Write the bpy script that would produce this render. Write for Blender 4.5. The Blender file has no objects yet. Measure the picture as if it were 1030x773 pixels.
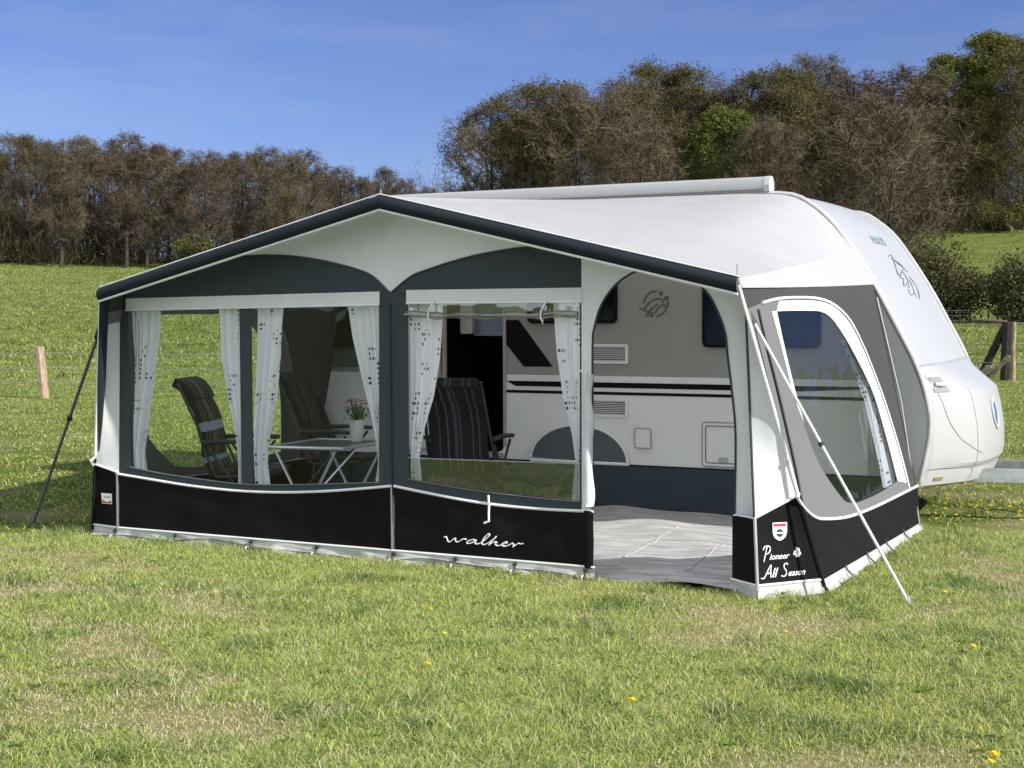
import bpy, math, random
import numpy as np
from mathutils import Vector, Matrix
from mathutils.geometry import tessellate_polygon
R = math.radians
random.seed(7)
scn = bpy.context.scene
col = scn.collection

# ------------------------------------------------------------------ camera
CAM = np.array([5.07, -8.15, 1.66]); yaw, pit, rol, FPX = -0.473, -0.047, -0.004, 1426.46
FW = np.array([math.sin(yaw)*math.cos(pit), math.cos(yaw)*math.cos(pit), math.sin(pit)])
RT = np.array([math.cos(yaw), -math.sin(yaw), 0.0]); UP = np.cross(RT, FW)
R2 = RT*math.cos(rol)+UP*math.sin(rol); U2 = -RT*math.sin(rol)+UP*math.cos(rol)
cd = bpy.data.cameras.new('camera'); cam = bpy.data.objects.new('camera', cd); col.objects.link(cam)
m = Matrix.Identity(4)
for i in range(3):
    m[i][0] = R2[i]; m[i][1] = U2[i]; m[i][2] = -FW[i]; m[i][3] = CAM[i]
cam.matrix_world = m
cd.sensor_fit = 'HORIZONTAL'; cd.sensor_width = 36; cd.lens = FPX/1030*36
cd.clip_start = 0.1; cd.clip_end = 6000
scn.camera = cam
def ray(u, v): return FW + R2*(u-515)/FPX - U2*(v-386.5)/FPX
def onY(u, v, y=0.0):
    d = ray(u, v); t = (y-CAM[1])/d[1]; return CAM+d*t
def onZ(u, v, z=0.0):
    d = ray(u, v); t = (z-CAM[2])/d[2]; return CAM+d*t

# ------------------------------------------------------------------ light
SUN_EL, SUN_AZ = R(31), R(-6)          # azimuth from +X
S = Vector((math.cos(SUN_EL)*math.cos(SUN_AZ), math.cos(SUN_EL)*math.sin(SUN_AZ), math.sin(SUN_EL)))
sl = bpy.data.lights.new('sun', 'SUN'); sl.energy = 3.85; sl.angle = R(0.53); sl.color = (1, 0.965, 0.91)
so = bpy.data.objects.new('sun', sl); col.objects.link(so)
so.rotation_euler = S.to_track_quat('Z', 'Y').to_euler(); so.location = (20, -5, 30)
w = bpy.data.worlds.new('World'); scn.world = w; w.use_nodes = True
nt = w.node_tree; nt.nodes.clear()
sky = nt.nodes.new('ShaderNodeTexSky'); sky.sky_type = 'NISHITA'; sky.sun_disc = False
sky.sun_elevation = SUN_EL; sky.sun_rotation = R(90)-SUN_AZ
sky.altitude = 300; sky.air_density = 1.0; sky.dust_density = 0.15; sky.ozone_density = 4.5
bg = nt.nodes.new('ShaderNodeBackground'); bg.inputs[1].default_value = 0.055
# faint cirrus streaks
tc = nt.nodes.new('ShaderNodeTexCoord'); mp = nt.nodes.new('ShaderNodeMapping'); mp.inputs['Scale'].default_value = (3.0, 3.0, 14.0)
nz = nt.nodes.new('ShaderNodeTexNoise'); nz.inputs['Scale'].default_value = 1.6; nz.inputs['Detail'].default_value = 7; nz.inputs['Roughness'].default_value = 0.6
rp = nt.nodes.new('ShaderNodeValToRGB'); rp.color_ramp.elements[0].position = 0.5; rp.color_ramp.elements[1].position = 0.85
rp.color_ramp.elements[1].color = (0.16, 0.16, 0.16, 1)
mx = nt.nodes.new('ShaderNodeMix'); mx.data_type = 'RGBA'; mx.inputs['B'].default_value = (7, 7.2, 7.6, 1)
L = nt.links.new
tint = nt.nodes.new('ShaderNodeMix'); tint.data_type = 'RGBA'; tint.blend_type = 'MULTIPLY'; tint.inputs['Factor'].default_value = 1.0; tint.inputs['B'].default_value = (0.79, 0.76, 1.05, 1)
L(sky.outputs[0], tint.inputs['A'])
L(tc.outputs['Generated'], mp.inputs[0]); L(mp.outputs[0], nz.inputs['Vector']); L(nz.outputs[0], rp.inputs[0])
L(rp.outputs[0], mx.inputs['Factor']); L(tint.outputs['Result'], mx.inputs['A'])
# unseen bright clouds behind the camera, added to fill the shaded awning front
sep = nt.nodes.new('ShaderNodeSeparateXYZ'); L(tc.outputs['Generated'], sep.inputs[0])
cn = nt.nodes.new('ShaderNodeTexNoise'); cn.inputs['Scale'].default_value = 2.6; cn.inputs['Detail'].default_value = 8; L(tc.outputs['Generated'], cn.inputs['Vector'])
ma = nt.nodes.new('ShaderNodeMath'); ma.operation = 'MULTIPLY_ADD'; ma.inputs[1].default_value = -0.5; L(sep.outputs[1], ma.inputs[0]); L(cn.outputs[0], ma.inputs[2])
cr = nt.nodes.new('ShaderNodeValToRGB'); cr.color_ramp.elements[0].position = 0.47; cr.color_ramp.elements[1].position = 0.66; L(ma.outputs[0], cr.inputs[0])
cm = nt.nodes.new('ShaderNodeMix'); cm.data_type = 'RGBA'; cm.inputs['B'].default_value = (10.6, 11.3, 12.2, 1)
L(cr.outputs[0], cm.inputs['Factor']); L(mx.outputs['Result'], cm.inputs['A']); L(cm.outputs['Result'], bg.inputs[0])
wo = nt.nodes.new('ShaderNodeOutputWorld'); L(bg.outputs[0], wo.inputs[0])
scn.view_settings.view_transform = 'Standard'; scn.view_settings.look = 'None'
scn.view_settings.exposure = 1.0; scn.view_settings.gamma = 1.0
scn.render.engine = 'CYCLES'
scn.cycles.transparent_max_bounces = 24; scn.cycles.max_bounces = 10; scn.cycles.diffuse_bounces = 5

# ------------------------------------------------------------------ materials
def mat(name):
    m = bpy.data.materials.new(name); m.use_nodes = True
    n = m.node_tree.nodes; b = n['Principled BSDF']; return m, n, m.node_tree.links, b
def noise_col(n, l, a, b, scale, detail=4, vec=None, lo=0.35, hi=0.65, rough=0.55):
    t = n.new('ShaderNodeTexNoise'); t.inputs['Scale'].default_value = scale; t.inputs['Detail'].default_value = detail; t.inputs['Roughness'].default_value = rough
    r = n.new('ShaderNodeValToRGB'); r.color_ramp.elements[0].position = lo; r.color_ramp.elements[1].position = hi
    r.color_ramp.elements[0].color = (*a, 1); r.color_ramp.elements[1].color = (*b, 1)
    if vec is not None: l.new(vec, t.inputs['Vector'])
    l.new(t.outputs[0], r.inputs[0]); return r.outputs[0], t.outputs[0]
def objco(n, l, scale=(1, 1, 1), which='Object'):
    t = n.new('ShaderNodeTexCoord'); mp = n.new('ShaderNodeMapping'); mp.inputs['Scale'].default_value = scale
    l.new(t.outputs[which], mp.inputs[0]); return mp.outputs[0]
def bump(n, l, b, h, strength=0.2, dist=0.02):
    bn = n.new('ShaderNodeBump'); bn.inputs['Strength'].default_value = strength; bn.inputs['Distance'].default_value = dist
    l.new(h, bn.inputs['Height']); l.new(bn.outputs[0], b.inputs['Normal'])
def simple(name, c, rough=0.5, metal=0.0, var=0.08, scale=6, bstr=0.0, bdist=0.01, coat=0, spec=0.5, vscale=(1, 1, 1)):
    m, n, l, b = mat(name)
    v = objco(n, l, vscale)
    c0 = tuple(x*(1-var) for x in c); c1 = tuple(min(1, x*(1+var)) for x in c)
    co, h = noise_col(n, l, c0, c1, scale, 5, v); l.new(co, b.inputs['Base Color'])
    b.inputs['Roughness'].default_value = rough; b.inputs['Metallic'].default_value = metal
    b.inputs['Coat Weight'].default_value = coat; b.inputs['Specular IOR Level'].default_value = spec
    if bstr: bump(n, l, b, h, bstr, bdist)
    return m
def fabric(name, c, rough=0.75, trans=0.0, var=0.06, wrinkle=0.35, dist=0.012, spec=0.3):
    m, n, l, b = mat(name)
    v = objco(n, l, (1, 1, 0.55))
    c0 = tuple(x*(1-var) for x in c); c1 = tuple(min(1, x*(1+var)) for x in c)
    co, h = noise_col(n, l, c0, c1, 2.2, 3, v, 0.3, 0.7); l.new(co, b.inputs['Base Color'])
    h2 = noise_col(n, l, c0, c1, 420, 1, v)[1]
    ad = n.new('ShaderNodeMath'); ad.operation = 'MULTIPLY_ADD'; ad.inputs[1].default_value = 0.04
    l.new(h2, ad.inputs[0]); l.new(h, ad.inputs[2])
    bump(n, l, b, ad.outputs[0], wrinkle, dist*4)
    b.inputs['Roughness'].default_value = rough; b.inputs['Specular IOR Level'].default_value = spec
    if trans:
        t = n.new('ShaderNodeBsdfTranslucent'); l.new(co, t.inputs[0])
        ms = n.new('ShaderNodeMixShader'); ms.inputs[0].default_value = trans
        l.new(b.outputs[0], ms.inputs[1]); l.new(t.outputs[0], ms.inputs[2])
        l.new(ms.outputs[0], n['Material Output'].inputs[0])
    return m
def foil(name, tint=(0.97, 0.985, 0.98), ior=0.022, rough=0.02, wob=0.03):
    m = bpy.data.materials.new(name); m.use_nodes = True; n = m.node_tree.nodes; l = m.node_tree.links; n.clear()
    t = n.new('ShaderNodeBsdfTransparent'); t.inputs[0].default_value = (*tint, 1)
    g = n.new('ShaderNodeBsdfGlossy'); g.inputs['Roughness'].default_value = rough
    lw_ = n.new('ShaderNodeLayerWeight'); lw_.inputs['Blend'].default_value = 0.5
    pw = n.new('ShaderNodeMath'); pw.operation = 'POWER'; pw.inputs[1].default_value = 5.0; l.new(lw_.outputs['Facing'], pw.inputs[0])
    f = n.new('ShaderNodeMath'); f.operation = 'MULTIPLY_ADD'; f.inputs[1].default_value = 0.35; f.inputs[2].default_value = ior; l.new(pw.outputs[0], f.inputs[0])
    v = objco(n, l, (1, 1, 1)); nz = n.new('ShaderNodeTexNoise'); nz.inputs['Scale'].default_value = 3.0; nz.inputs['Detail'].default_value = 2
    l.new(v, nz.inputs['Vector']); bn = n.new('ShaderNodeBump'); bn.inputs['Strength'].default_value = wob; bn.inputs['Distance'].default_value = 0.1
    l.new(nz.outputs[0], bn.inputs['Height']); l.new(bn.outputs[0], g.inputs['Normal'])
    ms = n.new('ShaderNodeMixShader'); o = n.new('ShaderNodeOutputMaterial')
    l.new(f.outputs[0], ms.inputs[0]); l.new(t.outputs[0], ms.inputs[1]); l.new(g.outputs[0], ms.inputs[2]); l.new(ms.outputs[0], o.inputs[0])
    return m

M = {}
M['white_fabric'] = fabric('white awning fabric', (0.73, 0.745, 0.76), 0.7, 0.25, wrinkle=0.6)
M['roof_fabric'] = fabric('white roof fabric', (0.60, 0.605, 0.615), 0.6, 0.45, var=0.03, wrinkle=0.5)
M['white_piping'] = simple('white piping', (0.66, 0.67, 0.68), 0.5)
M['petrol'] = fabric('petrol grey fabric', (0.032, 0.044, 0.053), 0.7, 0.05)
M['fascia'] = fabric('dark slate padded fabric', (0.016, 0.02, 0.027), 0.8, 0, wrinkle=0.15, spec=0.15)
M['side_grey'] = fabric('mid grey side fabric', (0.054, 0.054, 0.057), 0.75, 0.1, spec=0.2, var=0.03)
M['side_light'] = fabric('light grey side fabric', (0.148, 0.148, 0.150), 0.75, 0.1, var=0.03)
M['black_pvc'] = fabric('black coated fabric', (0.0045, 0.0043, 0.0043), 0.65, 0, var=0.6, wrinkle=0.5, spec=0.12)
M['side_black'] = fabric('charcoal coated fabric', (0.008, 0.008, 0.008), 0.85, 0, wrinkle=0.2, spec=0.12)
M['mud_flap'] = fabric('pale grey ground strip', (0.43, 0.44, 0.43), 0.5, 0, var=0.22, wrinkle=0.8, dist=0.03)
M['foil'] = foil('clear window foil')
M['foil_smoked'] = foil('lightly smoked window foil', (0.86, 0.88, 0.89), 0.015, 0.03, 0.15)
M['foil_reflect'] = foil('clear glossy foil', (0.88, 0.92, 0.9), 0.14, 0.03, 0.12)
M['rolled_foil'] = foil('rolled clear foil', (0.62, 0.63, 0.58), 0.16, 0.12, 0.9)
M['steel'] = simple('grey steel tube', (0.5, 0.51, 0.52), 0.35, 0.9)
M['galvanised'] = simple('galvanised steel', (0.42, 0.45, 0.46), 0.5, 0.6, 0.15, 18)
M['dark_strap'] = simple('dark strap', (0.09, 0.098, 0.105), 0.7)
M['black_rubber'] = simple('black rubber', (0.012, 0.012, 0.013), 0.6)
M['caravan_white'] = simple('white caravan paint', (0.37, 0.372, 0.373), 0.35, 0, 0.02, 2, coat=0.1)
M['side_white'] = simple('white caravan side paint', (0.42, 0.425, 0.44), 0.35, 0, 0.02, 2)  # side paint darkened: shade on the front end put into the colour
M['caravan_silver'] = simple('silver beige caravan paint', (0.32, 0.325, 0.295), 0.4, 0.15, 0.03, 2, coat=0.2)
M['caravan_cream'] = simple('pale caravan side paint', (0.80, 0.80, 0.785), 0.35, 0, 0.03, 2, coat=0.2)
M['shell_trim'] = simple('white edge trim', (0.42, 0.42, 0.42), 0.3)
M['dark_glass'] = simple('dark acrylic window', (0.004, 0.004, 0.005), 0.1, 0, 0.1, 2, spec=0.25)
M['blue_glass'] = simple('blue tinted acrylic', (0.006, 0.011, 0.03), 0.1, 0, 0.1, 2, spec=0.25)
M['stripe'] = simple('black decal', (0.004, 0.004, 0.005), 0.6, spec=0.15)
M['grey_cover'] = fabric('grey wheel cover fabric', (0.10, 0.115, 0.125), 0.8)
M['apron'] = fabric('blue grey apron fabric', (0.036, 0.050, 0.065), 0.8, 0, wrinkle=0.6)
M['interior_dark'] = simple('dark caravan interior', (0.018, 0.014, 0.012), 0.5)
M['interior_blue'] = simple('blue grey blind', (0.35, 0.42, 0.52), 0.6)
M['beige_trim'] = simple('beige door trim', (0.42, 0.37, 0.31), 0.5)
M['lettering'] = simple('white lettering print', (0.8, 0.8, 0.8), 0.5)
M['lettering_teal'] = simple('grey green lettering', (0.28, 0.36, 0.36), 0.5)
M['decal_line'] = simple('dark grey decal line', (0.10, 0.11, 0.12), 0.5)
M['emblem_blue'] = simple('blue emblem print', (0.03, 0.09, 0.35), 0.4)
M['red_print'] = simple('red print', (0.5, 0.03, 0.06), 0.5)
M['navy_print'] = simple('navy print', (0.01, 0.03, 0.09), 0.5)
M['gap_line'] = simple('grey panel joint', (0.20, 0.205, 0.21), 0.6)
M['amber'] = simple('amber reflector', (0.20, 0.19, 0.10), 0.3)
M['alu'] = simple('brushed aluminium', (0.62, 0.64, 0.65), 0.35, 0.7)
M['table_top'] = simple('dark grey table top', (0.07, 0.08, 0.085), 0.35)
M['pot'] = simple('white glazed pot', (0.75, 0.75, 0.74), 0.3)
M['plant_leaf'] = simple('pot plant leaves', (0.05, 0.14, 0.03), 0.5, 0, 0.5, 40)
M['pink'] = simple('pink petals', (0.65, 0.22, 0.2), 0.6)
M['wood_post'] = simple('weathered pale wood', (0.30, 0.22, 0.15), 0.9, 0, 0.35, 5, 0.6, 0.03, vscale=(6, 6, 1))
M['dark_wood'] = simple('dark old wood', (0.022, 0.016, 0.013), 0.9, 0, 0.4, 5, 0.6, 0.03, vscale=(6, 6, 1))
M['log_wood'] = simple('bleached log', (0.22, 0.175, 0.12), 0.9, 0, 0.35, 7, 0.8, 0.05)
M['wire'] = simple('fence wire', (0.35, 0.36, 0.36), 0.5, 0.6)
M['yellow'] = simple('dandelion yellow', (0.8, 0.62, 0.01), 0.7, 0, 0.15, 60)
M['stem'] = simple('flower stem', (0.12, 0.2, 0.05), 0.7)

def uvpattern(name):
    """white curtain cloth with scattered clusters of small dark blue squares"""
    m, n, l, b = mat(name)
    uv = n.new('ShaderNodeUVMap'); uv.uv_map = 'UVMap'
    def vm(op, a, v=None):
        x = n.new('ShaderNodeVectorMath'); x.operation = op
        l.new(a, x.inputs[0])
        if v is not None:
            if isinstance(v, tuple): x.inputs[1].default_value = v
            else: l.new(v, x.inputs[1])
        return x.outputs[0]
    def ma(op, a, v=0.0):
        x = n.new('ShaderNodeMath'); x.operation = op
        l.new(a, x.inputs[0]) if not isinstance(a, float) else None
        if isinstance(v, float): x.inputs[1].default_value = v
        else: l.new(v, x.inputs[1])
        return x.outputs[0]
    def cell(scale, thr):
        s = vm('MULTIPLY', uv.outputs[0], scale)
        f = vm('FLOOR', s); fr = vm('FRACTION', s)
        wn = n.new('ShaderNodeTexWhiteNoise'); wn.noise_dimensions = '3D'; l.new(f, wn.inputs['Vector'])
        return fr, ma('LESS_THAN', wn.outputs['Value'], thr)
    _, big = cell((9.0, 9.5, 1.0), 0.25)
    fr, sm = cell((40.0, 30.0, 1.0), 0.58)
    sp = n.new('ShaderNodeSeparateXYZ'); l.new(fr, sp.inputs[0])
    a = ma('MULTIPLY', ma('GREATER_THAN', sp.outputs[0], 0.25), ma('LESS_THAN', sp.outputs[0], 0.75))
    c = ma('MULTIPLY', ma('GREATER_THAN', sp.outputs[1], 0.2), ma('LESS_THAN', sp.outputs[1], 0.72))
    k = ma('MULTIPLY', ma('MULTIPLY', a, c), ma('MULTIPLY', big, sm))
    mxn = n.new('ShaderNodeMix'); mxn.data_type = 'RGBA'; mxn.inputs['A'].default_value = (0.87, 0.88, 0.93, 1); mxn.inputs['B'].default_value = (0.05, 0.065, 0.12, 1)
    l.new(k, mxn.inputs['Factor']); l.new(mxn.outputs['Result'], b.inputs['Base Color']); b.inputs['Roughness'].default_value = 0.9
    t = n.new('ShaderNodeBsdfTranslucent'); l.new(mxn.outputs['Result'], t.inputs[0])
    ms = n.new('ShaderNodeMixShader'); ms.inputs[0].default_value = 0.4
    l.new(b.outputs[0], ms.inputs[1]); l.new(t.outputs[0], ms.inputs[2]); l.new(ms.outputs[0], n['Material Output'].inputs[0])
    return m
M['curtain'] = uvpattern('printed white curtain')
def chairfab(nm, tan, blu, olive, bandf):
    m, n, l, b = mat(nm)
    uv = n.new('ShaderNodeUVMap'); uv.uv_map = 'UVMap'
    sp = n.new('ShaderNodeSeparateXYZ'); l.new(uv.outputs[0], sp.inputs[0])
    r = n.new('ShaderNodeValToRGB'); r.color_ramp.interpolation = 'CONSTANT'
    base = (0.008, 0.009, 0.010)
    stops = [(0, base), (.10, blu), (.13, base), (.22, tan), (.235, base), (.33, olive), (.44, tan), (.455, olive), (.5, blu), (.56, base), (.66, tan), (.68, base), (.8, blu), (.83, olive), (.92, base)]
    e = r.color_ramp.elements; e[0].position = 0; e[0].color = (*base, 1); e[1].position = .10; e[1].color = (*blu, 1)
    for p, c in stops[2:]:
        x = e.new(p); x.color = (*c, 1)
    l.new(sp.outputs[0], r.inputs[0])
    # broad pale cross bands
    r2 = n.new('ShaderNodeValToRGB'); r2.color_ramp.interpolation = 'CONSTANT'
    e = r2.color_ramp.elements; e[0].position = 0; e[0].color = (0, 0, 0, 1); e[1].position = .18; e[1].color = (1, 1, 1, 1)
    for p, c in ((.215, 0), (.50, 1), (.525, 0), (.66, 1), (.70, 0)):
        x = e.new(p); x.color = (c, c, c, 1)
    l.new(sp.outputs[1], r2.inputs[0])
    mxn = n.new('ShaderNodeMix'); mxn.data_type = 'RGBA'; mxn.inputs['B'].default_value = (0.34, 0.40, 0.52, 1)
    mu = n.new('ShaderNodeMath'); mu.operation = 'MULTIPLY'; mu.inputs[1].default_value = bandf; l.new(r2.outputs[0], mu.inputs[0])
    l.new(mu.outputs[0], mxn.inputs['Factor']); l.new(r.outputs[0], mxn.inputs['A']); l.new(mxn.outputs['Result'], b.inputs['Base Color'])
    b.inputs['Roughness'].default_value = 0.85
    return m
M['chair_fabric'] = chairfab('checked olive chair fabric', (0.32, 0.28, 0.15), (0.10, 0.11, 0.10), (0.075, 0.066, 0.03), 0.8)  # same chair model as the dark ones, sunlight put into its tones
M['chair_fabric_dark'] = chairfab('dark striped chair fabric', (0.11, 0.10, 0.075), (0.045, 0.055, 0.075), (0.012, 0.012, 0.010), 0.0)
M['chair_frame'] = simple('dark chair frame', (0.02, 0.02, 0.022), 0.4)
def carpet():
    m, n, l, b = mat('grey brown plank print carpet')
    v = objco(n, l, (1.0, 7, 1)); co, h = noise_col(n, l, (0.25, 0.235, 0.225), (0.64, 0.61, 0.59), 3.0, 8, v, 0.3, 0.7, 0.65)
    l.new(co, b.inputs['Base Color']); b.inputs['Roughness'].default_value = 0.9
    bump(n, l, b, h, 0.3, 0.01); return m
M['carpet'] = carpet()
def ground_mat():
    m, n, l, b = mat('meadow ground')
    v = objco(n, l)
    a, _ = noise_col(n, l, (0.085, 0.122, 0.024), (0.19, 0.225, 0.055), 0.5, 10, v, 0.32, 0.66, 0.78)
    v2 = objco(n, l, (1, 1, 1))
    fine, h = noise_col(n, l, (0.45, 0.48, 0.4), (1.15, 1.12, 1.0), 11, 6, v2, 0.3, 0.7, 0.7)
    mu = n.new('ShaderNodeMix'); mu.data_type = 'RGBA'; mu.blend_type = 'MULTIPLY'; mu.inputs['Factor'].default_value = 1.0
    l.new(a, mu.inputs['A']); l.new(fine, mu.inputs['B'])
    br, bf = noise_col(n, l, (0, 0, 0), (0.62, 0.62, 0.62), 0.9, 6, v, 0.52, 0.68, 0.62)
    mx2 = n.new('ShaderNodeMix'); mx2.data_type = 'RGBA'; mx2.inputs['B'].default_value = (0.27, 0.235, 0.11, 1)
    da_ = n.new('ShaderNodeAttribute'); da_.attribute_name = 'dry'; mxm = n.new('ShaderNodeMath'); mxm.operation = 'MAXIMUM'; l.new(br, mxm.inputs[0]); l.new(da_.outputs['Fac'], mxm.inputs[1])
    l.new(mxm.outputs[0], mx2.inputs['Factor']); l.new(mu.outputs['Result'], mx2.inputs['A']); l.new(mx2.outputs['Result'], b.inputs['Base Color'])
    b.inputs['Roughness'].default_value = 1.0; b.inputs['Specular IOR Level'].default_value = 0.1
    bump(n, l, b, h, 0.9, 0.06); return m
M['ground'] = ground_mat()
def attr_mat(name, trans=0.3, rough=0.8, var=None):
    m, n, l, b = mat(name)
    a = n.new('ShaderNodeAttribute'); a.attribute_name = 'tone'
    l.new(a.outputs['Color'], b.inputs['Base Color']); b.inputs['Roughness'].default_value = rough; b.inputs['Specular IOR Level'].default_value = 0.2
    if trans:
        t = n.new('ShaderNodeBsdfTranslucent'); l.new(a.outputs['Color'], t.inputs[0])
        ms = n.new('ShaderNodeMixShader'); ms.inputs[0].default_value = trans
        l.new(b.outputs[0], ms.inputs[1]); l.new(t.outputs[0], ms.inputs[2]); l.new(ms.outputs[0], n['Material Output'].inputs[0])
    return m
M['grass'] = attr_mat('grass blades', 0.4)
M['bark'] = attr_mat('bark and twigs', 0.0, 0.95)
M['leaf'] = attr_mat('spring leaves', 0.3)

# ------------------------------------------------------------------ mesh helpers
OFF = {}
class MB:
    def __init__(s): s.v = []; s.f = []; s.uv = []
    def add(s, vs, fs, uvs=None):
        o = len(s.v); s.v += [tuple(map(float, p)) for p in vs]; s.f += [tuple(i+o for i in f) for f in fs]
        s.uv += list(uvs) if uvs is not None else [(0, 0)]*len(vs)
        return s
    def box(s, a, b):
        (x0, y0, z0), (x1, y1, z1) = a, b
        return s.add([(x0, y0, z0), (x1, y0, z0), (x1, y1, z0), (x0, y1, z0), (x0, y0, z1), (x1, y0, z1), (x1, y1, z1), (x0, y1, z1)],
                     [(3, 2, 1, 0), (4, 5, 6, 7), (0, 1, 5, 4), (1, 2, 6, 5), (2, 3, 7, 6), (3, 0, 4, 7)])
    def tube(s, path, r, n=8, caps=True, flat=1.0):
        P = [Vector(p) for p in path]; rs = r if isinstance(r, (list, tuple)) else [r]*len(P)
        vs = []; fs = []; prev = None
        for i, p in enumerate(P):
            t = (P[min(i+1, len(P)-1)]-P[max(i-1, 0)]).normalized()
            if prev is None:
                a = t.cross(Vector((0, 0, 1)))
                if a.length < 1e-3: a = t.cross(Vector((1, 0, 0)))
                a.normalize()
            else:
                a = prev - t*prev.dot(t)
                a.normalize() if a.length > 1e-6 else None
            prev = a; b = t.cross(a)
            for k in range(n):
                an = 2*math.pi*k/n; vs.append(p+(a*math.cos(an)+b*math.sin(an)*flat)*rs[i])
        for i in range(len(P)-1):
            for k in range(n):
                fs.append((i*n+k, i*n+(k+1) % n, (i+1)*n+(k+1) % n, (i+1)*n+k))
        if caps:
            fs.append(tuple(range(n-1, -1, -1))); fs.append(tuple((len(P)-1)*n+k for k in range(n)))
        return s.add(vs, fs)
    def grid(s, rows, uvs=None, closed=False):
        nr, nc = len(rows), len(rows[0]); vs = [p for r in rows for p in r]; fs = []
        for i in range(nr-1):
            for j in range(nc-1 if not closed else nc):
                j2 = (j+1) % nc
                fs.append((i*nc+j, i*nc+j2, (i+1)*nc+j2, (i+1)*nc+j))
        return s.add(vs, fs, [u for r in uvs for u in r] if uvs else None)
    def slab(s, rows, thick, uvs=None):
        """grid surface given thickness along local normals"""
        g = [[Vector(p) for p in r] for r in rows]; nr, nc = len(g), len(g[0]); back = []
        for i in range(nr):
            br = []
            for j in range(nc):
                du = g[i][min(j+1, nc-1)]-g[i][max(j-1, 0)]; dv = g[min(i+1, nr-1)][j]-g[max(i-1, 0)][j]
                nn = du.cross(dv)
                nn.normalize() if nn.length > 1e-9 else None
                br.append(g[i][j]-nn*thick)
            back.append(br)
        vs = [p for r in g for p in r]+[p for r in back for p in r]; fs = []; N = nr*nc
        for i in range(nr-1):
            for j in range(nc-1):
                a, b, c, d = i*nc+j, i*nc+j+1, (i+1)*nc+j+1, (i+1)*nc+j
                fs += [(a, b, c, d), (N+d, N+c, N+b, N+a)]
        ring = [j for j in range(nc)]+[i*nc+nc-1 for i in range(1, nr)]+[(nr-1)*nc+j for j in range(nc-2, -1, -1)]+[i*nc for i in range(nr-2, 0, -1)]
        for k in range(len(ring)):
            a, b = ring[k], ring[(k+1) % len(ring)]; fs.append((b, a, N+a, N+b))
        u = None
        if uvs: u = [x for r in uvs for x in r]*2
        return s.add(vs, fs, u)
    def poly(s, outer, fn, thick=0.004, holes=()):
        """2D polygon with holes mapped by fn(p, q, offset) -> 3D; front at offset 0, back at offset thick"""
        loops = [list(outer)]+[list(h) for h in holes]
        pts = [p for lp in loops for p in lp]
        tri = tessellate_polygon([[Vector((p[0], p[1], 0)) for p in lp] for lp in loops])
        N = len(pts); vs = [fn(p[0], p[1], 0.0) for p in pts]+[fn(p[0], p[1], thick) for p in pts]
        fs = []
        for t in tri:
            fs.append(tuple(t)); fs.append(tuple(N+i for i in reversed(t)))
        o = 0
        for lp in loops:
            k = len(lp)
            for i in range(k):
                a, b = o+i, o+(i+1) % k; fs.append((a, b, N+b, N+a))
            o += k
        return s.add(vs, fs)
    def prism(s, prof, fn, l0, l1):
        """closed 2D profile extruded from l0 to l1; fn(p,q,l)->3D"""
        n = len(prof); vs = [fn(p, q, l0) for p, q in prof]+[fn(p, q, l1) for p, q in prof]
        return s.add(vs, [tuple(range(n)), tuple(range(2*n-1, n-1, -1))]+[(i, (i+1) % n, n+(i+1) % n, n+i) for i in range(n)])
    def build(s, name, material, parent=None, smooth=False, bevel=0.0, auto=None):
        off = Vector(OFF.get(parent.name, (0, 0, 0))) if parent else Vector((0, 0, 0))
        me = bpy.data.meshes.new(name)
        me.from_pydata([tuple(Vector(p)-off) for p in s.v], [], s.f)
        u = me.uv_layers.new(name='UVMap')
        li = np.empty(len(me.loops), dtype=np.int32); me.loops.foreach_get('vertex_index', li)
        u.data.foreach_set('uv', np.array(s.uv, dtype=np.float32)[li].ravel())
        import bmesh
        bm = bmesh.new(); bm.from_mesh(me); bmesh.ops.recalc_face_normals(bm, faces=bm.faces); bm.to_mesh(me); bm.free()
        me.materials.append(M[material] if isinstance(material, str) else material)
        if smooth: me.polygons.foreach_set('use_smooth', [True]*len(me.polygons))
        o = bpy.data.objects.new(name, me); col.objects.link(o)
        if smooth:
            try: me.set_sharp_from_angle(angle=R(auto or 40))
            except Exception: pass
        if bevel:
            b = o.modifiers.new('bevel', 'BEVEL'); b.width = bevel; b.segments = 2; b.limit_method = 'ANGLE'; b.angle_limit = R(40)
        if parent: o.parent = parent; OFF[o.name] = tuple(off)
        return o
def tag(o, label=None, cat=None, group=None, kind=None):
    if label: o['label'] = label
    if cat: o['category'] = cat
    if group: o['group'] = group
    if kind: o['kind'] = kind
    return o
def thing(name, loc, label, cat, group=None):
    o = bpy.data.objects.new(name, None); o.empty_display_size = 0.2; o.location = loc; col.objects.link(o); OFF[o.name] = tuple(loc)
    return tag(o, label, cat, group)
def kids(o): return [c for c in bpy.data.objects if c.parent == o]
def dup(root, loc, rz=0.0, scale=None, label=None, group=None):
    def rec(o, par):
        c = o.copy(); col.objects.link(c)
        if par is not None: c.parent = par
        for k in kids(o): rec(k, c)
        return c
    r = rec(root, None); r.location = loc; r.rotation_euler = (0, 0, rz)
    if scale: r.scale = scale if isinstance(scale, tuple) else (scale,)*3
    if label: r['label'] = label
    if group: r['group'] = group
    return r
def lerp(a, b, t): return tuple(a[i]+(b[i]-a[i])*t for i in range(len(a)))
def resample(pts, n):
    P = [np.array(p, float) for p in pts]; d = [0]
    for a, b in zip(P, P[1:]): d.append(d[-1]+np.linalg.norm(b-a))
    out = []
    for k in range(n):
        t = d[-1]*k/(n-1); i = max(j for j in range(len(d)) if d[j] <= t+1e-12); i = min(i, len(P)-2)
        f = (t-d[i])/max(d[i+1]-d[i], 1e-9); out.append(tuple(P[i]+(P[i+1]-P[i])*f))
    return out
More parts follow.
